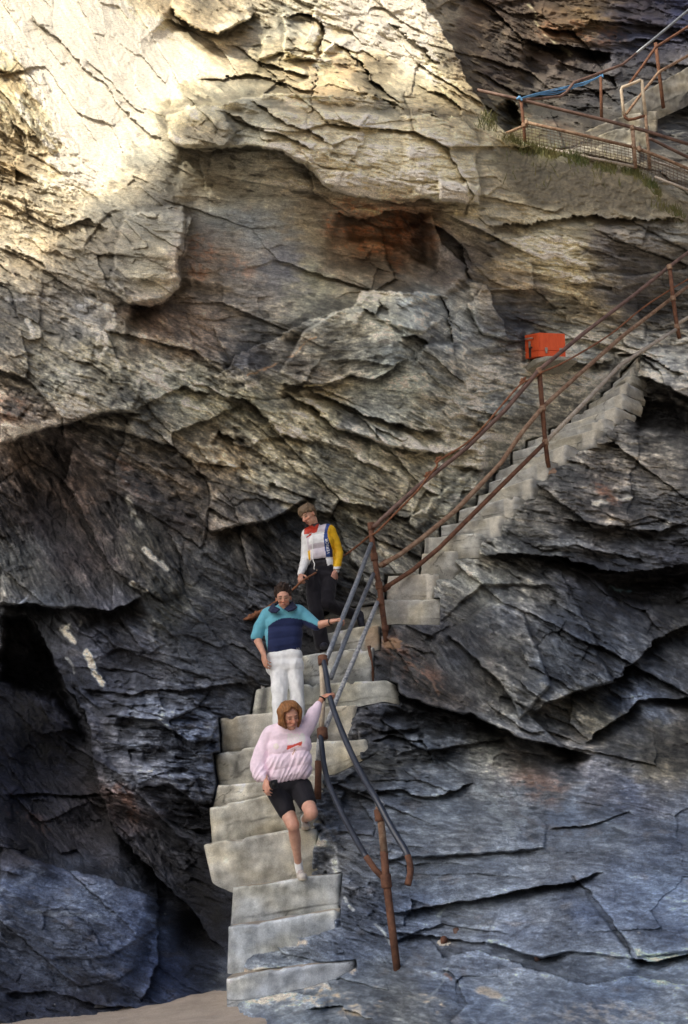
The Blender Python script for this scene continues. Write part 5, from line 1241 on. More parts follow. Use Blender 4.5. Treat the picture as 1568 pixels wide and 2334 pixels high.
MB().box(bc + el * .19 + nl * .006 + uz * hgt * .3, el * .02, nl * .004, uz * hgt * .28).build('strap', M_DARKST, rb, smooth=False)
MB().tube([bc + el * .31 + nl * .01 + uz * .10, bc + el * .37 + nl * .06 + uz * .03, bc + el * .33 + nl * .05 + uz * .035], .006, seg=6).build('pin', M_STEEL, rb)
def ledge_stone():
    n, m2 = 40, 24
    V = []
    c = cc + Vector((.08, .07, -.095))
    U_, V_ = np.meshgrid(np.linspace(0, 2 * np.pi, n), np.linspace(-np.pi / 2, np.pi / 2, m2))
    sq = lambda a, p: np.sign(a) * np.abs(a) ** p
    x = sq(np.cos(V_), .3) * sq(np.cos(U_), .45) * .34; y = sq(np.cos(V_), .3) * sq(np.sin(U_), .45) * .24; z = sq(np.sin(V_), .3) * .05
    k = 1 + .22 * gnoise(x * 6 + y * 4, z * 9 + y * 5, 77)
    z = z * (1 - .6 * smooth01(x, -.05, .4) * (z < 0)) + .012 * gnoise(x * 5, y * 5, 78)
    z = np.minimum(z, .049)
    ang = .25
    X = c.x + (x * math.cos(ang) - y * math.sin(ang)) * k; Y = c.y + (x * math.sin(ang) + y * math.cos(ang)) * k; Z = c.z + z
    C = np.ones(X.shape + (3,)) * np.array([.34, .32, .26]) * np.exp(.4 * fbm(x * 9, z * 30, 79, 3))[..., None]
    o = link('rock_ledge', grid_mesh('rock_ledge', X, Y, Z, {'rock': C}), M_ROCK, smooth=True)
    tag(o, 'flat pale rock shelf carrying the red box', 'rock ledge', kind='structure')
ledge_stone()

# --- grass on the bank
def bank_grass():
    rg = random.Random(4); m = MB()
    spots = []
    for (x0, y0, x1, y1, n) in ((1130,300,1200,338,420),(1200,334,1300,360,620),(1300,356,1440,392,760),(1440,386,1500,430,420),(1490,430,1560,500,420),(1480,470,1530,505,160),(1150,330,1420,430,160),(1090,262,1135,300,160)):
        for i in range(n):
            f = rg.random(); spots.append((x0 + (x1 - x0) * f + rg.gauss(0, 3), y0 + (y1 - y0) * f + abs(rg.gauss(3, 8)) if n > 200 else y0 + (y1 - y0) * rg.random()))
    for (x, y) in spots:
        if gnoise(np.array([x * .03]), np.array([y * .05]), 6)[0] < -.12: continue
        b = cliff_p(x, y, -.005); h = rg.uniform(.05, .13); a = rg.uniform(0, 6.28); ln = rg.uniform(.3, 1.1) * h
        tip = b + Vector((math.cos(a) * ln, math.sin(a) * ln - .03, h)); mid = b.lerp(tip, .55) + Vector((0, 0, h * .15)); w = Vector((math.sin(a), -math.cos(a), 0)) * .007
        w = w if abs(w.x) > .003 else Vector((.006, 0, 0))
        m.add([b - w, b + w, mid + w * .7, mid - w * .7, tip], [(0, 1, 2, 3), (3, 2, 4)])
    g = simple_mat('dry_grass', (.23, .20, .085), .8, scale=2.2, rgb2=(.085, .115, .04), bump=0)
    me = bpy.data.meshes.new('bank_grass'); me.from_pydata(m.v, [], m.f); me.update()
    o = link('bank_grass', me, g); tag(o, 'thin green and straw coloured grass along the top of the earth bank', 'grass', kind='stuff')
bank_grass()

# --- loose stones
def loose_stone(p, r, tone, label, seed, group=None):
    U_, V_ = np.meshgrid(np.linspace(0, 2 * np.pi, 26), np.linspace(-np.pi / 2, np.pi / 2, 16))
    sq = lambda a, q: np.sign(a) * np.abs(a) ** q
    x = sq(np.cos(V_), .7) * sq(np.cos(U_), .75); y = sq(np.cos(V_), .7) * sq(np.sin(U_), .75); z = sq(np.sin(V_), .75)
    k = 1 + .45 * gnoise(x * 1.2 + y * .7 + seed * 3.1, z * 1.3 + y * .6, 140 + seed)
    X, Y, Z = p[0] + x * k * r[0], p[1] + y * k * r[1], p[2] + z * k * r[2]
    C = np.ones(X.shape + (3,)) * np.array(tone) * np.exp(.5 * fbm(x * 2 + seed, z * 3 + y, 150 + seed, 3))[..., None]
    o = link('loose_stone', grid_mesh('loose_stone', X, Y, Z, {'rock': C}), M_ROCK)
    tag(o, label, 'stone', group)
loose_stone(Q(808,1372,12.55), (.11,.09,.055), (.50,.48,.40), 'largest pale stone lying beside the raised shoe of the uppermost person', 1)
loose_stone(Q(824,1356,12.62), (.08,.07,.05), (.46,.44,.38), 'pale stone wedged above the larger one, just left of the rusty corner post', 2)
loose_stone(Q(783,1392,12.42), (.06,.05,.025), (.52,.50,.43), 'flat pale stone chip behind the bent knee of the uppermost person', 3)
loose_stone(Q(599,1565,11.62), (.022,.02,.028), (.75,.75,.72), 'tiny bright white stone on the left end of a dark step', 4)
loose_stone(cliff_p(230,2292,.03), (.05,.05,.022), (.10,.10,.11), 'small dark stone half buried where the sand meets the rock at bottom left', 5)
# ------------------------------------------------------------------ people
def skin_mat():
    m, nt, b = newmat('skin')
    at = N(nt, 'ShaderNodeAttribute', attribute_name='tone')
    tc = N(nt, 'ShaderNodeTexCoord')
    n1 = N(nt, 'ShaderNodeTexNoise', i_Scale=24.0, i_Detail=4.0); lk(nt, tc.outputs['Object'], n1.inputs['Vector'])
    r1 = ramp(nt, [(.3, (.86, .78, .76)), (.7, (1.08, 1.05, 1.04))]); lk(nt, n1.outputs['Fac'], r1.inputs['Fac'])
    mx = N(nt, 'ShaderNodeMix', data_type='RGBA', blend_type='MULTIPLY'); mx.inputs[0].default_value = 1
    lk(nt, at.outputs['Color'], mx.inputs[6]); lk(nt, r1.outputs['Color'], mx.inputs[7]); lk(nt, mx.outputs[2], b.inputs['Base Color'])
    b.inputs['Roughness'].default_value = .5; b.inputs['Specular IOR Level'].default_value = .35
    b.inputs['Subsurface Weight'].default_value = .12; b.inputs['Subsurface Radius'].default_value = (.02, .008, .005); b.inputs['Subsurface Scale'].default_value = .5
    return m
M_SKIN = skin_mat()
def cloth_mat(name, rough=.85, bump=.25, scale=260, sheen=.15):
    m, nt, b = newmat(name)
    at = N(nt, 'ShaderNodeAttribute', attribute_name='tone')
    tc = N(nt, 'ShaderNodeTexCoord')
    n1 = N(nt, 'ShaderNodeTexNoise', i_Scale=18.0, i_Detail=6.0, i_Roughness=.65); lk(nt, tc.outputs['Object'], n1.inputs['Vector'])
    r1 = ramp(nt, [(.3, (.84,) * 3), (.7, (1.08,) * 3)]); lk(nt, n1.outputs['Fac'], r1.inputs['Fac'])
    mx = N(nt, 'ShaderNodeMix', data_type='RGBA', blend_type='MULTIPLY'); mx.inputs[0].default_value = 1
    lk(nt, at.outputs['Color'], mx.inputs[6]); lk(nt, r1.outputs['Color'], mx.inputs[7]); lk(nt, mx.outputs[2], b.inputs['Base Color'])
    b.inputs['Roughness'].default_value = rough; b.inputs['Sheen Weight'].default_value = sheen; b.inputs['Specular IOR Level'].default_value = .2
    n2 = N(nt, 'ShaderNodeTexNoise', i_Scale=float(scale), i_Detail=2.0); lk(nt, tc.outputs['Object'], n2.inputs['Vector'])
    bp = N(nt, 'ShaderNodeBump', i_Strength=bump, i_Distance=.003); lk(nt, n2.outputs['Fac'], bp.inputs['Height']); lk(nt, bp.outputs['Normal'], b.inputs['Normal'])
    return m
M_JERSEY = cloth_mat('soft_jersey'); M_COTTON = cloth_mat('cotton_twill', .9, .2, 400); M_LEATHER = cloth_mat('smooth_leather', .42, .12, 120, 0.0); M_LYCRA = cloth_mat('stretch_fabric', .7, .1, 300, .05)
M_HAIR = cloth_mat('hair', .5, .6, 160, 0.0); M_SHOE = cloth_mat('shoe_leather', .55, .1, 150, 0.0)

class Blob(MB):
    """closed tapered capsules and ellipsoids that a voxel remesh fuses into one skin"""
    def cap(self, p, q, r1, r2, seg=14):
        p, q = Vector(p), Vector(q); d = q - p; L = d.length
        if L < 1e-5: return self.ell(p, (r1, r1, r1))
        d /= L; rings = []
        for i in range(1, 5):
            a = math.pi / 2 * (1 - i / 5.0); rings.append((p - d * r1 * math.sin(a), r1 * math.cos(a)))
        for i in range(0, 7): rings.append((p + d * L * i / 6.0, r1 + (r2 - r1) * i / 6.0))
        for i in range(1, 5):
            a = math.pi / 2 * (i / 5.0); rings.append((q + d * r2 * math.sin(a), r2 * math.cos(a)))
        n = d.orthogonal().normalized(); b = d.cross(n); v = []; f = []
        for c, r in rings:
            for k in range(seg):
                a = 2 * math.pi * k / seg; v.append(c + (n * math.cos(a) + b * math.sin(a)) * r)
        for i in range(len(rings) - 1):
            for k in range(seg):
                x = i * seg + k; y = i * seg + (k + 1) % seg; f.append((x, y, y + seg, x + seg))
        f.append(tuple(range(seg))[::-1]); f.append(tuple(range((len(rings) - 1) * seg, len(rings) * seg)))
        return self.add(v, f)
    def chain(self, pts, rs):
        for i in range(len(pts) - 1): self.cap(pts[i], pts[i + 1], rs[i], rs[i + 1])
        return self
    def ell(self, c, r, M=None, seg=18, rings=12):
        c = Vector(c); v = []; f = []
        for i in range(rings + 1):
            th = math.pi * (i + .02) / (rings + .04)
            for k in range(seg):
                a = 2 * math.pi * k / seg
                p = Vector((r[0] * math.sin(th) * math.cos(a), r[1] * math.sin(th) * math.sin(a), r[2] * math.cos(th)))
                v.append(c + (M @ p if M else p))
        for i in range(rings):
            for k in range(seg):
                x = i * seg + k; y = i * seg + (k + 1) % seg; f.append((x, y, y + seg, x + seg))
        f.append(tuple(range(seg))[::-1]); f.append(tuple(range(rings * seg, (rings + 1) * seg)))
        return self.add(v, f)
    def fuse(self, name, voxel=.008, smooth=2, mat=None, parent=None, fold=None, color=None):
        me = bpy.data.meshes.new(name + '_src'); me.from_pydata(self.v, [], self.f); me.update()
        bm = bmesh.new(); bm.from_mesh(me); bmesh.ops.recalc_face_normals(bm, faces=bm.faces[:]); bm.to_mesh(me); bm.free()
        o = bpy.data.objects.new(name + '_src', me); COL.objects.link(o)
        md = o.modifiers.new('r', 'REMESH'); md.mode = 'VOXEL'; md.voxel_size = voxel; md.adaptivity = 0
        dg = bpy.context.evaluated_depsgraph_get()
        out = bpy.data.meshes.new_from_object(o.evaluated_get(dg))
        bpy.data.objects.remove(o); bpy.data.meshes.remove(me)
        out.name = name
        n = len(out.vertices); co = np.empty(n * 3, np.float32); out.vertices.foreach_get('co', co); co = co.reshape(-1, 3).astype(np.float64)
        e = np.empty(len(out.edges) * 2, np.int32); out.edges.foreach_get('vertices', e); e = e.reshape(-1, 2)
        deg = np.bincount(e.ravel(), minlength=n)[:, None].astype(float); deg[deg == 0] = 1
        for it in range(smooth * 2):
            acc = np.zeros_like(co); np.add.at(acc, e[:, 0], co[e[:, 1]]); np.add.at(acc, e[:, 1], co[e[:, 0]])
            lam = .5 if it % 2 == 0 else -.35
            co = co + lam * (acc / deg - co)
        out.vertices.foreach_set('co', co.astype(np.float32).ravel()); out.update()
        if fold is not None:
            nr = np.empty(n * 3, np.float32); out.vertices.foreach_get('normal', nr); nr = nr.reshape(-1, 3)
            co = co + nr * fold(co)[:, None]
            out.vertices.foreach_set('co', co.astype(np.float32).ravel()); out.update()
        if color is not None:
            c = np.ones((n, 4), np.float32); c[:, :3] = color(co)
            at = out.attributes.new('tone', 'FLOAT_COLOR', 'POINT'); at.data.foreach_set('color', c.ravel())
        return link(name, out, mat, parent)

def project_np(co):
    d = co - np.array([0, 0, CZ]); t = d[:, 1] * CP + d[:, 2] * SP
    b = (-d[:, 1] * SP + d[:, 2] * CP) / t * F; a = d[:, 0] / t * F
    return CX + a * CR - b * SR, CY - (a * SR + b * CR)

def frame(yaw=0, pitch=0, roll=0):
    """columns: viewer's right, forward (out of the face), up.  pitch > 0 looks down, roll > 0 tilts the crown to the viewer's right"""
    M = Matrix(((1, 0, 0), (0, -1, 0), (0, 0, 1))).transposed()
    X, Fw, Up = Vector((1, 0, 0)), Vector((0, -1, 0)), Vector((0, 0, 1))
    ry = Matrix.Rotation(R(yaw), 3, 'Z'); X, Fw = ry @ X, ry @ Fw
    rp = Matrix.Rotation(R(pitch), 3, X) ; Fw, Up = rp @ Fw, rp @ Up
    rr = Matrix.Rotation(R(roll), 3, -Fw); X, Up = rr @ X, rr @ Up
    return Matrix((X, Fw, Up)).transposed()

def add_head(B, c, M, s=1.0, female=False):
    L = lambda x, y, z: Vector(c) + M @ Vector((x * s, y * s, z * s))
    e = lambda p, r: B.ell(L(*p), [k * s for k in r], M)
    e((0, -.012, .035), (.076, .096, .088)); e((0, .022, .01), (.068, .072, .085)); e((0, .028, -.05), (.055, .058, .052))
    e((0, .052, -.088), (.026, .026, .022)); e((0, .01, -.055), (.060, .055, .045))
    e((0, .078, .036), (.055, .016, .014)); e((-.036, .065, -.018), (.024, .022, .018)); e((.036, .065, -.018), (.024, .022, .018))
    B.cap(L(0, .088, .026), L(0, .112, -.020), .009 * s, .014 * s); e((-.013, .098, -.024), (.009, .011, .008)); e((.013, .098, -.024), (.009, .011, .008))
    e((0, .086, -.050), (.023, .011, .006)); e((0, .085, -.060), (.020, .011, .007))
    for sx in (-1, 1):
        e((sx * .078, -.010, .000), (.009, .020, .032)); e((sx * .030, .074, .010), (.016, .012, .010))

def head_color(c, M, s, base, brow=(.10, .06, .04), lip=(.42, .13, .10)):
    Mi = np.array(M.transposed()); c = np.array(c)
    def f(co, col):
        l = (co - c) @ Mi.T / s
        x, y, z = l[:, 0], l[:, 1], l[:, 2]
        near = (np.abs(x) < .1) & (np.abs(z) < .14) & (np.abs(y) < .14)
        fr = near & (y > .045)
        def put(mask, c_, k=1.0): col[mask] = col[mask] * (1 - k) + k * np.array(c_)
        put(fr & (((np.abs(x) - .034) / .026) ** 2 + ((z + .025) / .022) ** 2 < 1), np.array(base) * np.array([1.1, .78, .74]), .55)
        put(fr & (((np.abs(x) - .031) / .021) ** 2 + ((z - .036) / .0065) ** 2 < 1), brow, .75)
        put(fr & (((np.abs(x) - .031) / .018) ** 2 + ((z - .012) / .012) ** 2 < 1), np.array(base) * .55, .6)
        put(fr & (((np.abs(x) - .031) / .014) ** 2 + ((z - .009) / .0048) ** 2 < 1), (.09, .06, .05), .85)
        put(fr & ((x / .024) ** 2 + ((z + .055) / .010) ** 2 < 1), lip, .7)
        put(fr & (np.abs(x) < .018) & (np.abs(z + .030) < .006) & (y > .08), np.array(base) * .5, .6)
        put(fr & (np.abs(x) < .018) & (np.abs(z + .012) < .022) & (y > .095), np.array(base) * np.array([1.1, .82, .78]), .5)
        put(near & (np.abs(x) > .070) & (np.abs(z) < .035) & (y < .02) & (y > -.04), np.array(base) * np.array([1.05, .72, .66]), .5)
        return col
    return f

def add_hand(B, wrist, d, up, thumb, curl=30, s=1.0, spread=5, grip=None):
    """wrist, pointing direction d, back-of-hand normal up, side of the thumb (+1 along d x up)"""
    d = Vector(d).normalized(); up = (Vector(up) - d * Vector(up).dot(d)).normalized(); sd = d.cross(up) * thumb
    w = Vector(wrist); M = Matrix((sd, d, up)).transposed()
    B.ell(w + d * .048 * s, (.040 * s, .054 * s, .0165 * s), M); B.cap(w - d * .02 * s, w + d * .03 * s, .024 * s, .024 * s)
    knuck = [(.030, .088, .040), (.010, .094, .046), (-.011, .090, .042), (-.030, .080, .033)]
    for i, (o, k, ln) in enumerate(knuck):
        p = w + sd * o * s + d * k * s + up * .002
        a = R(spread * (1.3 - i)); dd = (d * math.cos(a) + sd * math.sin(a)).normalized(); nn = up
        r = (.0088, .0092, .0088, .0078)[i] * s; seg_l = (ln, ln * .66, ln * .5); pts = [p - dd * .03 * s, p]
        c = curl * (1 + .10 * (i - 1)); tot = 0
        for j, l in enumerate(seg_l):
            tot += R(c * (.7, 1.1, .8)[j])
            v = dd * math.cos(tot) - nn * math.sin(tot)
            pts.append(pts[-1] + v * l * s)
        B.chain(pts, [r * 1.05, r * 1.05, r, r * .95, r * .82])
    t0 = w + d * .022 * s + sd * .024 * s - up * .004
    v1 = (sd * .75 + d * .62 - up * .25).normalized(); v2 = (sd * .35 + d * .8 - up * (.25 + curl / 130)).normalized()
    B.chain([t0, t0 + v1 * .042 * s, t0 + v1 * .042 * s + v2 * .032 * s, t0 + v1 * .042 * s + v2 * .032 * s + (v2 - up * curl / 120).normalized() * .026 * s], [.014 * s, .0115 * s, .0105 * s, .0085 * s])

def folds(seed, amp, fx=9, fz=5, fine=.35):
    def f(co):
        x, y, z = co[:, 0], co[:, 1], co[:, 2]
        a = gnoise(x * fx + y * 2 + .35 * z * fz, z * fz + y * 3 + seed, 300 + seed)
        b = gnoise(x * fx * 2.4 - z * fz * .9, z * fz * 1.9 + y * 5, 310 + seed)
        r = 1 - np.abs(a) * 2.4
        return amp * (.9 * r * (r > 0) + .5 * b) - amp * .4
    return f
def const(c):
    c = np.array(c)
    return lambda co: np.tile(c, (len(co), 1))

def person(name_pt, label): return tag(empty('person', name_pt), label, 'person')
SKIN_L = (.62, .375, .27); SKIN_M = (.56, .31, .21)

def shoe(parent, heel, toe, up, w=.042, h=.05, tone=(.62, .58, .50), sole=(.55, .50, .42), ankle=None, extra=None):
    heel, toe, up = Vector(heel), Vector(toe), Vector(up).normalized()
    d = (toe - heel).normalized(); sd = d.cross(up).normalized(); L = (toe - heel).length
    M = Matrix((sd, d, up)).transposed(); B = Blob()
    B.ell(heel + d * L * .18 + up * h * .9, (w * .78, L * .20, h * .95), M); B.ell(heel + d * L * .68 + up * h * .62, (w, L * .34, h * .66), M)
    B.cap(heel + d * L * .3 + up * h * 1.25, heel + d * L * .62 + up * h * .85, w * .62, w * .62)
    for a, b_, r in ((.1, .45, .80), (.45, .86, 1.0)): B.ell(heel + d * L * (a + b_) / 2 + up * h * .22, (w * r, L * (b_ - a) * .85, h * .24), M)
    if ankle is not None: B.cap(heel + d * L * .22 + up * h * 1.3, Vector(ankle), w * .72, w * .70)
    so_ = np.array(sole); to_ = np.array(tone); hl = np.array(heel); u_ = np.array(up); dn = np.array(d)
    def col(co):
        z = (co - hl) @ u_; y = (co - hl) @ dn / L
        c = np.tile(to_, (len(co), 1)); c[z < h * .36] = so_
        if extra is not None:
            m = (z > h * .9) & (y > .3) & (y < .75) & (np.sin(y * 60) > .2); c[m] = np.array(extra)
            m2 = (np.abs(y - .5) < .05) & (z > h * .36) & (z < h * 1.0); c[m2] = np.array(extra) * 1.4
        return c
    return B.fuse('shoe', .006, 2, M_SHOE, parent, None, col)

def locks(B, c, M, s, rows, seed, r=.012, jitter=.012):
    """hair as many short tapering locks over the skull: rows of (azimuths, start elevation, bend list)"""
    rg = random.Random(seed)
    for az, el, path, rad in rows:
        pts = []
        for (rho, e_, da) in path:
            a = R(az + da + rg.uniform(-7, 7)); e2 = R(e_ + rg.uniform(-5, 5)); q = rho + rg.uniform(-jitter, jitter)
            pts.append(Vector(c) + M @ (Vector((math.sin(a) * math.cos(e2) * .086, math.cos(a) * math.cos(e2) * .104 - .012, math.sin(e2) * .100 + .03)) * q * s))
        B.chain(pts, list(np.linspace(rad, rad * .45, len(pts))))

def tube_part(name, pts, r, mat, parent, **k): return MB().tube(pts, r, **k).build(name, mat, parent)
M_STRAP = simple_mat('dark_watch_strap', (.02, .018, .018), .5, var=.3)
M_FRAME = simple_mat('spectacle_frame', (.45, .33, .22), .35, var=.2, metal=.5)
M_WHITE = simple_mat('white_print', (.82, .82, .80), .6, var=.05)

def bracelet(parent, p, d, r, name='watch'):
    d = Vector(d).normalized(); n = d.orthogonal().normalized(); b = d.cross(n)
    ring = [Vector(p) + (n * math.cos(a) + b * math.sin(a)) * r for a in np.linspace(0, 2 * math.pi, 17)]
    return MB().tube(ring, .007, seg=6).build(name, M_STRAP, parent)

def specs(parent, c, M, s):
    L = lambda x, y, z: Vector(c) + M @ (Vector((x, y, z)) * s)
    m = MB()
    for sx in (-1, 1):
        ring = [L(sx * .034 + .025 * math.cos(a), .101 - abs(sx * .034 + .025 * math.cos(a)) * .22, .008 + .020 * math.sin(a)) for a in np.linspace(0, 2 * math.pi, 19)]
        m.tube(ring, .0022 * s, seg=5); m.tube([L(sx * .058, .088, .014), L(sx * .079, .03, .016), L(sx * .080, -.015, .012)], .0022 * s, seg=5)
    m.tube([L(-.010, .102, .012), L(0, .106, .015), L(.010, .102, .012)], .0022 * s, seg=5)
    return m.build('glasses', M_FRAME, parent)

def lettering(parent, text, target, to_px, size, name='lettering', mat=None, y0=8.0):
    """draw text flat, then lay every point on the garment surface"""
    cu = bpy.data.curves.new('t', 'FONT'); cu.body = text; cu.size = 1.0; cu.align_x = 'CENTER'; cu.align_y = 'CENTER'; cu.resolution_u = 2
    to = bpy.data.objects.new('t', cu); COL.objects.link(to)
    me = bpy.data.meshes.new_from_object(to.evaluated_get(bpy.context.evaluated_depsgraph_get()))
    bpy.data.objects.remove(to); bpy.data.curves.remove(cu)
    bm = bmesh.new(); bm.from_mesh(me); bmesh.ops.triangulate(bm, faces=bm.faces[:]); bmesh.ops.subdivide_edges(bm, edges=bm.edges[:], cuts=1, use_grid_fill=True); bm.to_mesh(me); bm.free()
    from mathutils.bvhtree import BVHTree
    tv = [v.co + target.matrix_basis.translation * 0 for v in target.data.vertices]
    bvh = BVHTree.FromPolygons(tv, [p.vertices[:] for p in target.data.polygons])
    org = Vector((0, 0, CZ))
    for v in me.vertices:
        x, y = to_px(v.co.x * size, v.co.y * size)
        dr_ = (Q(x, y, 10) - org).normalized(); hit = bvh.ray_cast(org, dr_)
        if hit[0] is not None: v.co = hit[0] + hit[1] * .004 * (1 if hit[1].dot(dr_) < 0 else -1)
        else: v.co = Q(x, y, y0)
    me.name = name
    return link(name, me, mat or M_WHITE, parent, smooth=False)

# =================================================================== girl in pink
def girl():
    yb = 10.12
    root = person(Q(686, 1999, 10.16), 'person in a pale pink sweatshirt and black shorts stepping down, hand on the rail')
    j = dict(headc=Q(662, 1635, 9.98), neck=Q(662, 1668, 10.08), chest=Q(657, 1700, 10.12), belly=Q(655, 1760, 10.14), pelvis=Q(656, 1795, 10.16),
             hipL=Q(632, 1800, 10.15), kneeL=Q(668, 1882, 9.98), ankL=Q(680, 1968, 10.19), hipR=Q(686, 1798, 10.14), kneeR=Q(710, 1853, 9.86), ankR=Q(694, 1868, 10.40),
             shL=Q(620, 1672, 10.14), elL=Q(590, 1738, 10.16), wrL=Q(606, 1777, 9.98), shR=Q(696, 1662, 10.14), elR=Q(716, 1622, 10.16), wrR=Q(736, 1590, 10.20))
    M = frame(yaw=22, pitch=23, roll=-7)
    B = Blob()
    add_head(B, j['headc'], M, .98, True); B.cap(j['neck'] + Vector((0, .0, -.02)), j['headc'] + M @ Vector((0, -.03, -.06)), .052, .050)
    B.cap(j['chest'] + Vector((-.09, .02, .05)), j['chest'] + Vector((.09, .02, .05)), .06, .06); B.cap(j['chest'] + Vector((0, .03, 0)), j['belly'] + Vector((0, .03, 0)), .08, .075); B.cap(j['belly'] + Vector((0, .03, 0)), j['pelvis'], .075, .09)
    for s in 'LR':
        B.chain([j['sh' + s], j['el' + s], j['wr' + s]], [.046, .036, .024])
        B.cap(j['chest'] + Vector((0, 0, .05)), j['sh' + s], .06, .05)
    B.chain([j['hipL'], j['kneeL']], [.088, .060]); B.chain([j['hipR'], j['kneeR']], [.088, .062])
    B.ell(j['kneeL'] + Vector((0, -.012, 0)), (.050, .048, .056)); B.ell(j['kneeR'] + Vector((0, -.014, -.004)), (.056, .050, .056))
    for s in 'LR':
        k, a = j['knee' + s], j['ank' + s]; calf = k.lerp(a, .33) + Vector((0, .018, 0)); B.chain([k, calf, k.lerp(a, .68), a], [.050, .055, .040, .034])
    # right hand closed on the dark rail, left hand round the camera
    add_hand(B, j['wrR'], Q(758, 1578, 10.22) - j['wrR'], Vector((-.1, -.5, .9)), -1, curl=52, s=.90, spread=3)
    dL = Q(608, 1801, 9.93) - j['wrL']
    add_hand(B, j['wrL'], dL, Vector((-.55, -.8, .1)), 1, curl=34, s=.92, spread=3)
    hc = head_color(j['headc'], M, .98, SKIN_M)
    def col(co):
        c = np.tile(np.array(SKIN_L), (len(co), 1))
        px, py = project_np(co)
        up = py < 1690
        c[up] = np.array(SKIN_M) * 1.02
        # rosy knees and hands
        for kk in ('kneeL', 'kneeR'):
            d = np.linalg.norm(co - np.array(j[kk]), axis=1); w = np.exp(-(d / .075) ** 2)[:, None] * .5
            c = c * (1 - w) + w * np.array([.60, .27, .19])
        for kk in ('wrL', 'wrR'):
            d = np.linalg.norm(co - np.array(j[kk]), axis=1); w = (d < .14)[:, None] * .45
            c = c * (1 - w) + w * np.array([.60, .28, .19])
        return hc(co, c)
    body = B.fuse('body', .0058, 1, M_SKIN, root, None, col)
    # sweatshirt
    B = Blob()
    B.cap(Q(640, 1680, 10.12), Q(684, 1672, 10.12), .115, .105); B.cap(Q(636, 1706, 10.11), Q(686, 1696, 10.11), .116, .110)
    B.cap(Q(636, 1740, 10.10), Q(684, 1732, 10.10), .120, .114); B.cap(Q(638, 1762, 10.11), Q(684, 1752, 10.11), .118, .112)
    B.cap(Q(618, 1672, 10.14), Q(640, 1668, 10.12), .085, .095)
    B.chain([Q(614, 1676, 10.14), Q(598, 1712, 10.14), Q(589, 1744, 10.13), Q(592, 1764, 10.06), Q(604, 1775, 9.99)], [.078, .080, .084, .070, .036])
    B.chain([Q(690, 1668, 10.12), Q(704, 1648, 10.13), Q(716, 1624, 10.16), Q(725, 1607, 10.18)], [.090, .080, .066, .044])
    B.cap(Q(650, 1664, 10.08), Q(676, 1662, 10.08), .075, .072)
    def colS(co):
        px, py = project_np(co); c = np.tile(np.array([.90, .73, .82]), (len(co), 1))
        n = gnoise(px * .05, py * .05, 5)
        c *= (1 + .06 * n)[:, None]
        # white printed panels with stripes, red ribbon, small tan emblem
        u = px + (py - 1680) * .30
        w = (px > 655) & (px < 682) & (py > 1672) & (py < 1695 + (px - 668) * -.1) & (np.sin((px - py * .7) * .9) > -.35)
        c[w] = np.array([.86, .85, .80])
        w = ((px - 689) / 7) ** 2 + ((py - 1683) / 13) ** 2 < 1; c[w] = np.array([.86, .84, .80])
        w = ((px - 629) / 6) ** 2 + ((py - 1701) / 7) ** 2 < 1; c[w & (np.sin(px * 2.2) * np.sin(py * 1.7) > -.2)] = np.array([.84, .79, .62])
        yr = 1701 + (px - 660) * -.14 + 2.5 * np.cos((px - 656) * .12)
        w = (px > 654) & (px < 688) & (np.abs(py - yr) < 2.6 + 2.4 * (np.abs(px - 671) / 16) ** 2); c[w] = np.array([.66, .10, .07])
        w = (px > 660) & (px < 688) & (np.abs(py - yr - 6.5) < 1.6) & (np.sin(px * 1.5) > -.3); c[w] = np.array([.82, .58, .42])
        w = (((px - 670) + (py - 1714) * .5) / 4) ** 2 + ((py - 1714) / 7) ** 2 < 1; c[w & (np.sin(px * 1.3 + py * .6) > -.5)] = np.array([.50, .32, .24])
        return c
    def fS(co):
        px, py = project_np(co)
        base = folds(3, .011, 7, 4)(co)
        diag = gnoise((px + py * .55) * .085, (py - px * .3) * .018, 44)
        low = smooth01(py, 1690, 1740)
        return base * .6 + .010 * low * (1 - np.abs(diag) * 3) - .003
    B.fuse('sweatshirt', .0068, 9, M_JERSEY, root, fS, colS)
    # cycling shorts
    B = Blob()
    B.cap(j['pelvis'] + Vector((-.055, 0, .02)), j['pelvis'] + Vector((.06, 0, .025)), .130, .125)
    B.cap(j['hipL'], j['hipL'].lerp(j['kneeL'], .60), .112, .083); B.cap(j['hipR'], j['hipR'].lerp(j['kneeR'], .60), .112, .086)
    def cut(co): return co
    B.fuse('shorts', .0075, 3, M_LYCRA, root, folds(9, .004), const((.012, .011, .015)))
    # hair: chin-length bob
    B = Blob(); rows = []; rg = random.Random(5)
    B.ell(j['headc'] + M @ Vector((0, -.03, .050)), (.082, .090, .076), M); B.ell(j['headc'] + M @ Vector((0, -.060, -.015)), (.084, .064, .085), M)
    for az in range(-180, 180, 9):
        front = abs(az) < 58
        if front: path = [(1.0, 84, 0), (1.10, 64, 0), (1.15, 46, 10 * (1 if az > 0 else -1)), (1.12, 32, 30 * (1 if az > 0 else -1))]
        else: path = [(1.0, 84, 0), (1.14, 50, 0), (1.24, 10, 0), (1.26, -28, 0), (1.46 + rg.uniform(-.14, .26), -50 - rg.uniform(-4, 12), rg.uniform(-16, 16))]
        rows.append((az + rg.uniform(-3, 3), 0, path, .026 if not front else .020))
        if not front: rows.append((az + 4, 0, [(1.1, 58, 0), (1.30, 8, 4), (1.36, -24, rg.uniform(-8, 8)), (1.56 + rg.uniform(-.14, .24), -46 - rg.uniform(-6, 10), rg.uniform(-18, 18))], .014))
    locks(B, j['headc'], M, .98, rows, 5)
    hh = np.array(j['headc'])
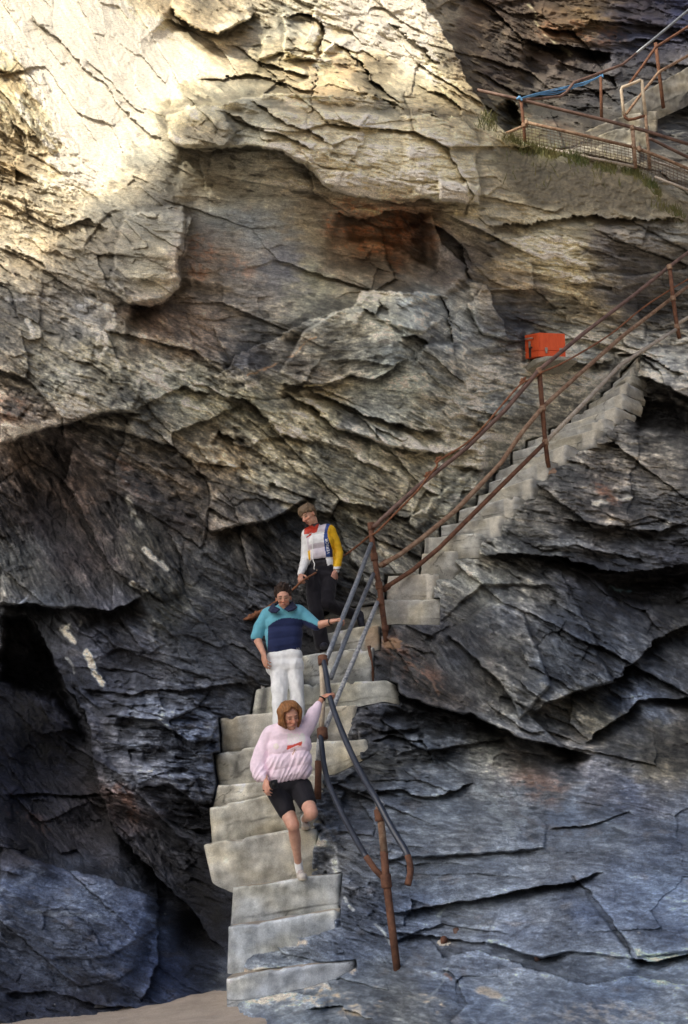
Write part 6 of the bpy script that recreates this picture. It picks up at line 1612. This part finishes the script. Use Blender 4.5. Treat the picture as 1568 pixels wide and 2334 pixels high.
    def colH(co):
        n = gnoise(co[:, 0] * 75 + co[:, 1] * 40, co[:, 2] * 14, 8) + .5 * gnoise(co[:, 0] * 160, co[:, 2] * 25, 9)
        return np.array([.27, .125, .048])[None] * np.exp(.75 * n)[:, None]
    B.fuse('hair', .0054, 0, M_HAIR, root, None, colH)
    # shoes and socks
    a = j['ankL']
    sk = Blob(); sk.cap(a + Vector((0, .0, .012)), a + Vector((.004, .01, -.065)), .039, .037); sk.fuse('sock', .006, 2, M_JERSEY, root, folds(4, .002), const((.80, .80, .78)))
    shoe(root, a + Vector((.000, .055, -.150)), a + Vector((.050, -.185, -.150)), (0, 0, 1), .046, .055, (.56, .52, .46), (.60, .53, .42), extra=(.30, .22, .24))
    r_ = j['ankR']
    sk = Blob(); sk.cap(r_ + Vector((0, -.02, .012)), r_ + Vector((.0, .02, -.03)), .038, .036); sk.fuse('sock', .006, 2, M_JERSEY, root, None, const((.80, .80, .78)))
    shoe(root, r_ + Vector((.0, .06, -.085)), r_ + Vector((.02, -.165, -.100)), (0, 0, 1), .045, .05, (.56, .52, .46), (.55, .47, .36), extra=(.30, .22, .24))
    bracelet(root, j['wrR'] + (j['elR'] - j['wrR']) * .06, j['elR'] - j['wrR'], .030)
    # the black camera she carries
    cm = tag(empty('camera', Q(624, 1800, 9.92)), 'small black camera held in the hand of the person in pink', 'camera')
    c = Q(625, 1788, 9.93)
    bx = MB().box(c, Vector((.030, .008, .004)), Vector((-.006, .022, 0)), Vector((-.004, 0, .040))); bx.build('camera_body', simple_mat('black_plastic', (.012, .012, .015), .45, var=.3), cm, smooth=False, bevel=.005)
    MB().tube([c + Vector((.0, -.02, .0)), c + Vector((.004, -.038, 0))], .020, seg=14).build('lens', M_STRAP, cm)
    tube_part('strap', [c + Vector((-.03, .01, -.03)), c + Vector((-.07, .02, -.052)), c + Vector((-.11, .02, -.04))], .005, M_STRAP, cm, sub=5)
girl()

# =================================================================== young man in blue
def blue():
    y = 11.16
    root = person(Q(650, 1706, y), 'person with glasses in a two-tone blue sweater and white trousers, middle of the three')
    j = dict(headc=Q(646, 1364, 11.06), neck=Q(646, 1396, 11.14), chest=Q(647, 1420, 11.17), belly=Q(648, 1470, 11.17), pelvis=Q(648, 1508, 11.17),
             hipL=Q(631, 1515, 11.17), kneeL=Q(637, 1604, 11.08), ankL=Q(638, 1690, 11.12), hipR=Q(668, 1513, 11.17), kneeR=Q(678, 1600, 11.13), ankR=Q(679, 1686, 11.15),
             shL=Q(607, 1402, 11.17), elL=Q(583, 1450, 11.18), wrL=Q(600, 1488, 11.04), shR=Q(689, 1398, 11.17), elR=Q(722, 1426, 11.12), wrR=Q(754, 1417, 11.03))
    M = frame(yaw=3, pitch=20, roll=-1)
    B = Blob(); add_head(B, j['headc'], M, 1.0); B.cap(j['neck'] + Vector((0, 0, -.03)), j['headc'] + M @ Vector((0, -.03, -.06)), .060, .056)
    B.cap(j['chest'] + Vector((-.10, 0, .03)), j['chest'] + Vector((.10, 0, .03)), .07, .07); B.cap(j['chest'] + Vector((0, .03, 0)), j['belly'] + Vector((0, .03, 0)), .08, .08); B.cap(j['belly'] + Vector((0, .03, 0)), j['pelvis'] + Vector((0, .02, 0)), .08, .085)
    for s in 'LR':
        B.cap(j['chest'] + Vector((0, 0, .06)), j['sh' + s], .07, .058); B.chain([j['sh' + s], j['el' + s]], [.056, .046])
        mid = j['el' + s].lerp(j['wr' + s], .35); B.chain([j['el' + s], mid, j['wr' + s]], [.046, .044, .029])
        B.chain([j['hip' + s], j['knee' + s], j['ank' + s]], [.06, .045, .040])
    add_hand(B, j['wrL'], Q(606, 1520, 11.0) - j['wrL'], Vector((-.75, -.65, .0)), 1, curl=26, s=1.05)
    add_hand(B, j['wrR'], Q(780, 1410, 11.0) - j['wrR'], Vector((.15, -.45, .9)), -1, curl=56, s=1.05, spread=2)
    hc = head_color(j['headc'], M, 1.0, SKIN_M, brow=(.035, .022, .018))
    def col(co):
        c = np.tile(np.array([.58, .33, .23]), (len(co), 1)); return hc(co, c)
    B.fuse('body', .0062, 1, M_SKIN, root, None, col)
    # sweater
    B = Blob()
    B.cap(Q(619, 1403, 11.17), Q(678, 1399, 11.17), .105, .105); B.cap(Q(630, 1420, 11.17), Q(665, 1417, 11.17), .132, .132); B.cap(Q(630, 1448, 11.165), Q(664, 1444, 11.165), .128, .128)
    B.cap(Q(632, 1468, 11.165), Q(664, 1463, 11.165), .124, .122); B.cap(Q(630, 1478, 11.165), Q(667, 1473, 11.165), .105, .100)
    B.chain([Q(609, 1402, 11.17), Q(594, 1428, 11.17), Q(585, 1450, 11.16)], [.080, .074, .068])
    B.chain([Q(686, 1400, 11.17), Q(704, 1414, 11.15), Q(720, 1425, 11.12)], [.082, .074, .062])
    B.cap(Q(646, 1392, 11.15), Q(646, 1398, 11.15), .095, .10)
    NAVY_C = np.array([.016, .026, .085]); SKYC = np.array([.13, .40, .50])
    def colS(co):
        px, py = project_np(co); c = np.tile(NAVY_C, (len(co), 1))
        edge = 1408 + .010 * (px - 655) ** 2 * (px < 655) + .004 * (px - 655) ** 2 * (px >= 655)
        yoke = py < edge
        sleeveL = px < 611 - (py - 1420) * .02
        sleeveR = (px > 690) & (py < 1402 + (px - 690) * .55 + 4)
        cuff = ((px < 604) & (py > 1456)) | ((px > 716) & (py > 1430))
        c[yoke | sleeveL | sleeveR] = SKYC; c[cuff] = NAVY_C
        return c
    sw = B.fuse('sweater', .0072, 16, M_JERSEY, root, folds(12, .0065, 4, 5), colS)
    B = Blob(); nk = j['neck'] + Vector((0, -.012, .042))
    for s in (-1, 1):
        top = [(0, .085, .062), (.060, .070, .066), (.098, .020, .058), (.105, -.040, .034), (.075, -.100, -.004), (.030, -.132, -.036)]
        low = [(0, .100, .028), (.078, .084, .028), (.126, .024, .016), (.136, -.055, -.012), (.110, -.122, -.048), (.062, -.150, -.066)]
        for q in range(len(top) - 1):
            for u in (0, .5, 1.0):
                A_ = lambda k: nk + Vector((s * 1.06 * top[k][0], top[k][1], top[k][2])).lerp(Vector((s * 1.06 * low[k][0], low[k][1], low[k][2])), u)
                B.cap(A_(q), A_(q + 1), .016, .016 if q < 4 else .012)
    B.fuse('collar', .0062, 2, M_JERSEY, root, None, const((.014, .020, .055)))
    lettering(root, 'U1', sw, lambda a, b: (679.5 + a * 1, 1478.5 - b), 6.5, 'hem_label')
    # trousers
    B = Blob()
    B.cap(Q(632, 1500, 11.17), Q(666, 1496, 11.17), .110, .110); B.cap(Q(632, 1520, 11.17), Q(668, 1518, 11.17), .125, .122)
    B.chain([j['hipL'] + Vector((.02, 0, 0)), Q(637, 1566, 11.10), Q(637, 1604, 11.07), Q(638, 1650, 11.09), Q(638, 1692, 11.12)], [.112, .090, .078, .074, .074])
    B.chain([j['hipR'] + Vector((-.01, 0, 0)), Q(676, 1562, 11.13), Q(678, 1600, 11.13), Q(678, 1645, 11.12), Q(679, 1688, 11.15)], [.106, .084, .074, .070, .070])
    B.fuse('trousers', .0075, 8, M_COTTON, root, folds(21, .011, 9, 4), const((.84, .86, .85)))
    for k in 'LR':
        a = j['ank' + k]; shoe(root, a + Vector((0, .06, -.085)), a + Vector((.01, -.19, -.085)), (0, 0, 1), .048, .055, (.55, .53, .50), (.45, .43, .4))
    # short dark spiky hair
    B = Blob(); rows = []; rg = random.Random(3)
    B.ell(j['headc'] + M @ Vector((0, -.025, .062)), (.084, .096, .074), M)
    B.ell(j['headc'] + M @ Vector((0, -.058, .012)), (.080, .062, .068), M)
    for az in range(-180, 180, 8):
        for el, rho in ((78, 1.25), (52, 1.27), (28, 1.18), (8, 1.10)):
            if abs(az) < 62 and el < 44: continue
            rows.append((az + rg.uniform(-5, 5), 0, [(.92, el, 0), (rho + rg.uniform(-.05, .12), el + rg.uniform(2, 16), rg.uniform(-9, 9))], .017))
    locks(B, j['headc'], M, 1.0, rows, 8)
    def colH(co):
        n = gnoise(co[:, 0] * 80, co[:, 2] * 40, 8); return np.array([.038, .024, .018])[None] * np.exp(.6 * n)[:, None]
    B.fuse('hair', .0058, 0, M_HAIR, root, None, colH)
    specs(root, j['headc'], M, 1.0)
    bracelet(root, j['wrR'] + (j['elR'] - j['wrR']) * .04, j['elR'] - j['wrR'], .034)
blue()

# =================================================================== young man in the racing jacket
def racer():
    y = 12.0
    root = person(Q(736, 1484, y), 'person in a white and yellow racing jacket and black trousers, uppermost on the stairs')
    j = dict(headc=Q(703, 1176, 11.93), neck=Q(718, 1206, 12.02), chest=Q(725, 1232, 12.03), belly=Q(730, 1275, 12.03), pelvis=Q(732, 1306, 12.03),
             hipL=Q(716, 1312, 12.0), kneeL=Q(720, 1394, 11.92), ankL=Q(736, 1466, 11.99), hipR=Q(748, 1312, 12.04), kneeR=Q(745, 1378, 11.92), ankR=Q(802, 1398, 12.20),
             shL=Q(696, 1222, 12.0), elL=Q(697, 1272, 12.02), wrL=Q(685, 1310, 11.80), shR=Q(754, 1208, 12.04), elR=Q(772, 1258, 12.1), wrR=Q(765, 1302, 11.98))
    M = frame(yaw=-38, pitch=30, roll=-10)
    B = Blob(); add_head(B, j['headc'], M, 1.0); B.cap(j['neck'] + Vector((0, 0, -.03)), j['headc'] + M @ Vector((0, -.035, -.06)), .056, .054)
    B.cap(j['chest'] + Vector((-.09, 0, .05)), j['chest'] + Vector((.10, 0, .05)), .065, .065); B.cap(j['chest'] + Vector((0, .03, 0)), j['belly'] + Vector((0, .03, 0)), .075, .07); B.cap(j['belly'] + Vector((0, .03, 0)), j['pelvis'] + Vector((0, .02, 0)), .07, .08)
    for s in 'LR':
        B.cap(j['chest'] + Vector((0, 0, .06)), j['sh' + s], .06, .052); B.chain([j['sh' + s], j['el' + s], j['wr' + s]], [.050, .042, .028])
        B.chain([j['hip' + s], j['knee' + s], j['ank' + s]], [.068, .05, .040])
    add_hand(B, j['wrL'], Q(683, 1333, 11.66) - j['wrL'], Vector((-.5, -.5, .75)), -1, curl=58, s=1.0, spread=3)
    add_hand(B, j['wrR'], Q(758, 1322, 11.93) - j['wrR'], Vector((.7, -.7, .2)), -1, curl=48, s=1.0, spread=3)
    hc = head_color(j['headc'], M, 1.0, SKIN_L, brow=(.20, .12, .07))
    def col(co):
        c = np.tile(np.array([.64, .38, .26]), (len(co), 1))
        d = np.minimum(np.linalg.norm(co - np.array(j['wrL']), axis=1), np.linalg.norm(co - np.array(j['wrR']), axis=1)); c[d < .16] = np.array([.46, .25, .18])
        return hc(co, c)
    B.fuse('body', .0062, 1, M_SKIN, root, None, col)
    # jacket
    B = Blob()
    B.cap(Q(705, 1217, 12.02), Q(746, 1210, 12.04), .088, .085); B.cap(Q(717, 1240, 12.02), Q(738, 1236, 12.03), .120, .120); B.cap(Q(720, 1268, 12.02), Q(741, 1264, 12.03), .112, .112)
    B.cap(Q(722, 1289, 12.03), Q(744, 1287, 12.03), .100, .098)
    B.chain([Q(699, 1219, 12.0), Q(698, 1246, 12.02), Q(697, 1271, 12.02), Q(691, 1292, 11.9), Q(685, 1308, 11.81)], [.066, .062, .058, .050, .036])
    B.chain([Q(752, 1209, 12.04), Q(763, 1234, 12.08), Q(771, 1259, 12.1), Q(769, 1284, 12.04), Q(766, 1299, 11.99)], [.070, .064, .060, .052, .040])
    B.cap(Q(717, 1203, 12.0), Q(721, 1207, 12.03), .072, .075)
    SX, SY = (1180 - 1040) / 1568 * .66412, 1
    def crop(x, y): return (1040 + x * (140 / 1568)) * .66412, (1780 + y * (140 / 1568)) * .66412
    def inp(px, py, pts): return inpoly(px, py, [crop(*p) for p in pts])
    WHT = np.array([.80, .81, .80]); LIL = np.array([.62, .57, .62]); REDJ = np.array([.50, .045, .025]); BLUJ = np.array([.035, .075, .25]); YELJ = np.array([.80, .47, .02]); BLK = np.array([.013, .011, .014]); NVJ = np.array([.016, .020, .07])
    def colJ(co):
        px, py = project_np(co); c = np.tile(WHT * .97, (len(co), 1))
        c[inp(px, py, [(120,700),(380,560),(860,540),(880,1500),(300,1620),(200,1200)])] = LIL
        c[inp(px, py, [(540,500),(640,180),(780,60),(960,60),(880,330),(815,500)])] = LIL * 1.05
        c[inp(px, py, [(215,1010),(215,800),(400,550),(810,500),(800,890),(330,975)])] = WHT
        c[inp(px, py, [(40,640),(40,420),(240,150),(420,0),(640,0),(620,200),(530,520),(410,560),(260,670),(120,760)])] = REDJ
        c[inp(px, py, [(330,250),(480,20),(640,-40),(640,150),(500,240),(450,320)])] = np.array([.05, .045, .045])
        c[inp(px, py, [(940,60),(1300,60),(1260,280),(1100,200),(1000,280),(940,480),(950,700),(1130,1200),(1170,1480),(880,1480),(820,1000),(790,750),(830,420)])] = BLUJ
        c[inp(px, py, [(960,700),(1180,1180),(1180,1480),(1050,1480),(1000,1000)])] = NVJ
        c[inp(px, py, [(180,1250),(270,1200),(290,1590),(210,1600)])] = YELJ * .8
        c[inp(px, py, [(300,1600),(360,1560),(870,1490),(890,1600),(960,1900),(940,2100),(200,2100),(260,1700)])] = BLK
        slv = inp(px, py, [(1000,280),(1100,200),(1240,260),(1400,500),(1700,1300),(1700,2000),(1150,2000),(1150,1500),(1130,1200),(950,700),(940,480)])
        c[slv] = YELJ
        cuff = slv & (py > crop(0, 1840)[1]); c[cuff] = WHT * .9
        c[cuff & (np.abs(py - crop(0, 1960)[1]) < 1.6)] = np.array([.26, .13, .06])
        seam = inp(px, py, [(325,560),(385,560),(385,1540),(340,1540)]); c[seam] = WHT
        lf = (px < crop(215, 0)[0]) & (py > crop(0, 600)[1]) & (px < crop(120, 0)[0] + 8); c[lf & ~inp(px, py, [(120,700),(215,640),(260,1250),(200,1600),(150,1000)])] = WHT * .95
        return c
    jk = B.fuse('jacket', .0062, 2, M_LEATHER, root, folds(31, .006, 9, 12), colJ)
    lettering(root, 'rader', jk, lambda a, b: (lambda q: q)(crop(245 + a * .84 + b * .45, 590 - a * .54 - b * .86 + 0)), 105, 'lettering')
    lettering(root, 'VERSOR', jk, lambda a, b: crop(935 - b * .98 - a * .12 + 8, 1060 - a * 1.02), 165, 'lettering')
    tube_part('zip', [Q(*crop(370, 560), 11.87), Q(*crop(365, 1000), 11.86), Q(*crop(350, 1350), 11.87), Q(*crop(390, 1620), 11.88), Q(*crop(440, 1740), 11.88), Q(*crop(420, 1880), 11.88), Q(*crop(440, 1960), 11.89)], .006, M_WHITE, root, sub=4, seg=6)
    # trousers
    B = Blob()
    B.cap(Q(719, 1300, 12.03), Q(745, 1298, 12.03), .098, .098); B.cap(Q(719, 1316, 12.02), Q(747, 1316, 12.03), .108, .108)
    B.chain([j['hipL'], Q(716, 1355, 11.96), j['kneeL'], Q(726, 1430, 11.97), Q(735, 1468, 11.99)], [.108, .094, .085, .084, .088])
    B.chain([j['hipR'], Q(747, 1350, 11.97), Q(746, 1374, 11.93)], [.106, .096, .088]); B.chain([Q(746, 1376, 11.93), Q(774, 1388, 12.05), Q(801, 1399, 12.19)], [.086, .076, .070])
    B.fuse('trousers', .0075, 3, M_COTTON, root, folds(41, .009, 9, 6), const((.010, .009, .013)))
    tube_part('buckle', [Q(*crop(520, 1960), 11.88), Q(*crop(535, 2005), 11.88)], .007, M_FRAME, root, seg=6)
    a = j['ankL']; shoe(root, a + Vector((-.01, .07, -.085)), a + Vector((.02, -.20, -.085)), (0, 0, 1), .048, .055, (.030, .032, .045), (.06, .06, .07))
    r_ = j['ankR']; shoe(root, r_ + Vector((.03, .03, .03)), r_ + Vector((.085, .05, -.20)), (.95, .3, .1), .048, .055, (.030, .032, .045), (.05, .055, .075))
    # fair straight hair with a fringe
    B = Blob(); rows = []; rg = random.Random(13)
    B.ell(j['headc'] + M @ Vector((0, -.022, .056)), (.086, .100, .078), M); B.ell(j['headc'] + M @ Vector((0, -.06, .008)), (.080, .060, .070), M)
    for az in range(-180, 180, 8):
        if abs(az) < 75: path = [(1.0, 86, 0), (1.10, 62, 0), (1.10, 36, 0), (1.05, 15 + rg.uniform(-9, 7), rg.uniform(-6, 6))]
        else: path = [(1.0, 84, 0), (1.16, 50, 0), (1.16, 12, 0), (1.06, -14 if abs(az) > 110 else 0, 0)]
        rows.append((az + rg.uniform(-4, 4), 0, path, .019))
    for k in range(26):
        az = rg.uniform(-180, 180); rows.append((az, 0, [(1.05, rg.uniform(60, 85), 0), (1.17, rg.uniform(40, 60), rg.uniform(-10, 10)), (1.20, rg.uniform(22, 38), rg.uniform(-16, 16))], .011))
    locks(B, j['headc'], M, 1.0, rows, 23)
    def colH(co):
        n = gnoise(co[:, 0] * 110 + co[:, 1] * 60, co[:, 2] * 16, 18) + .5 * gnoise(co[:, 0] * 200, co[:, 2] * 30, 19)
        return np.array([.165, .115, .070])[None] * np.exp(.75 * n)[:, None]
    B.fuse('hair', .0058, 1, M_HAIR, root, None, colH)
racer()
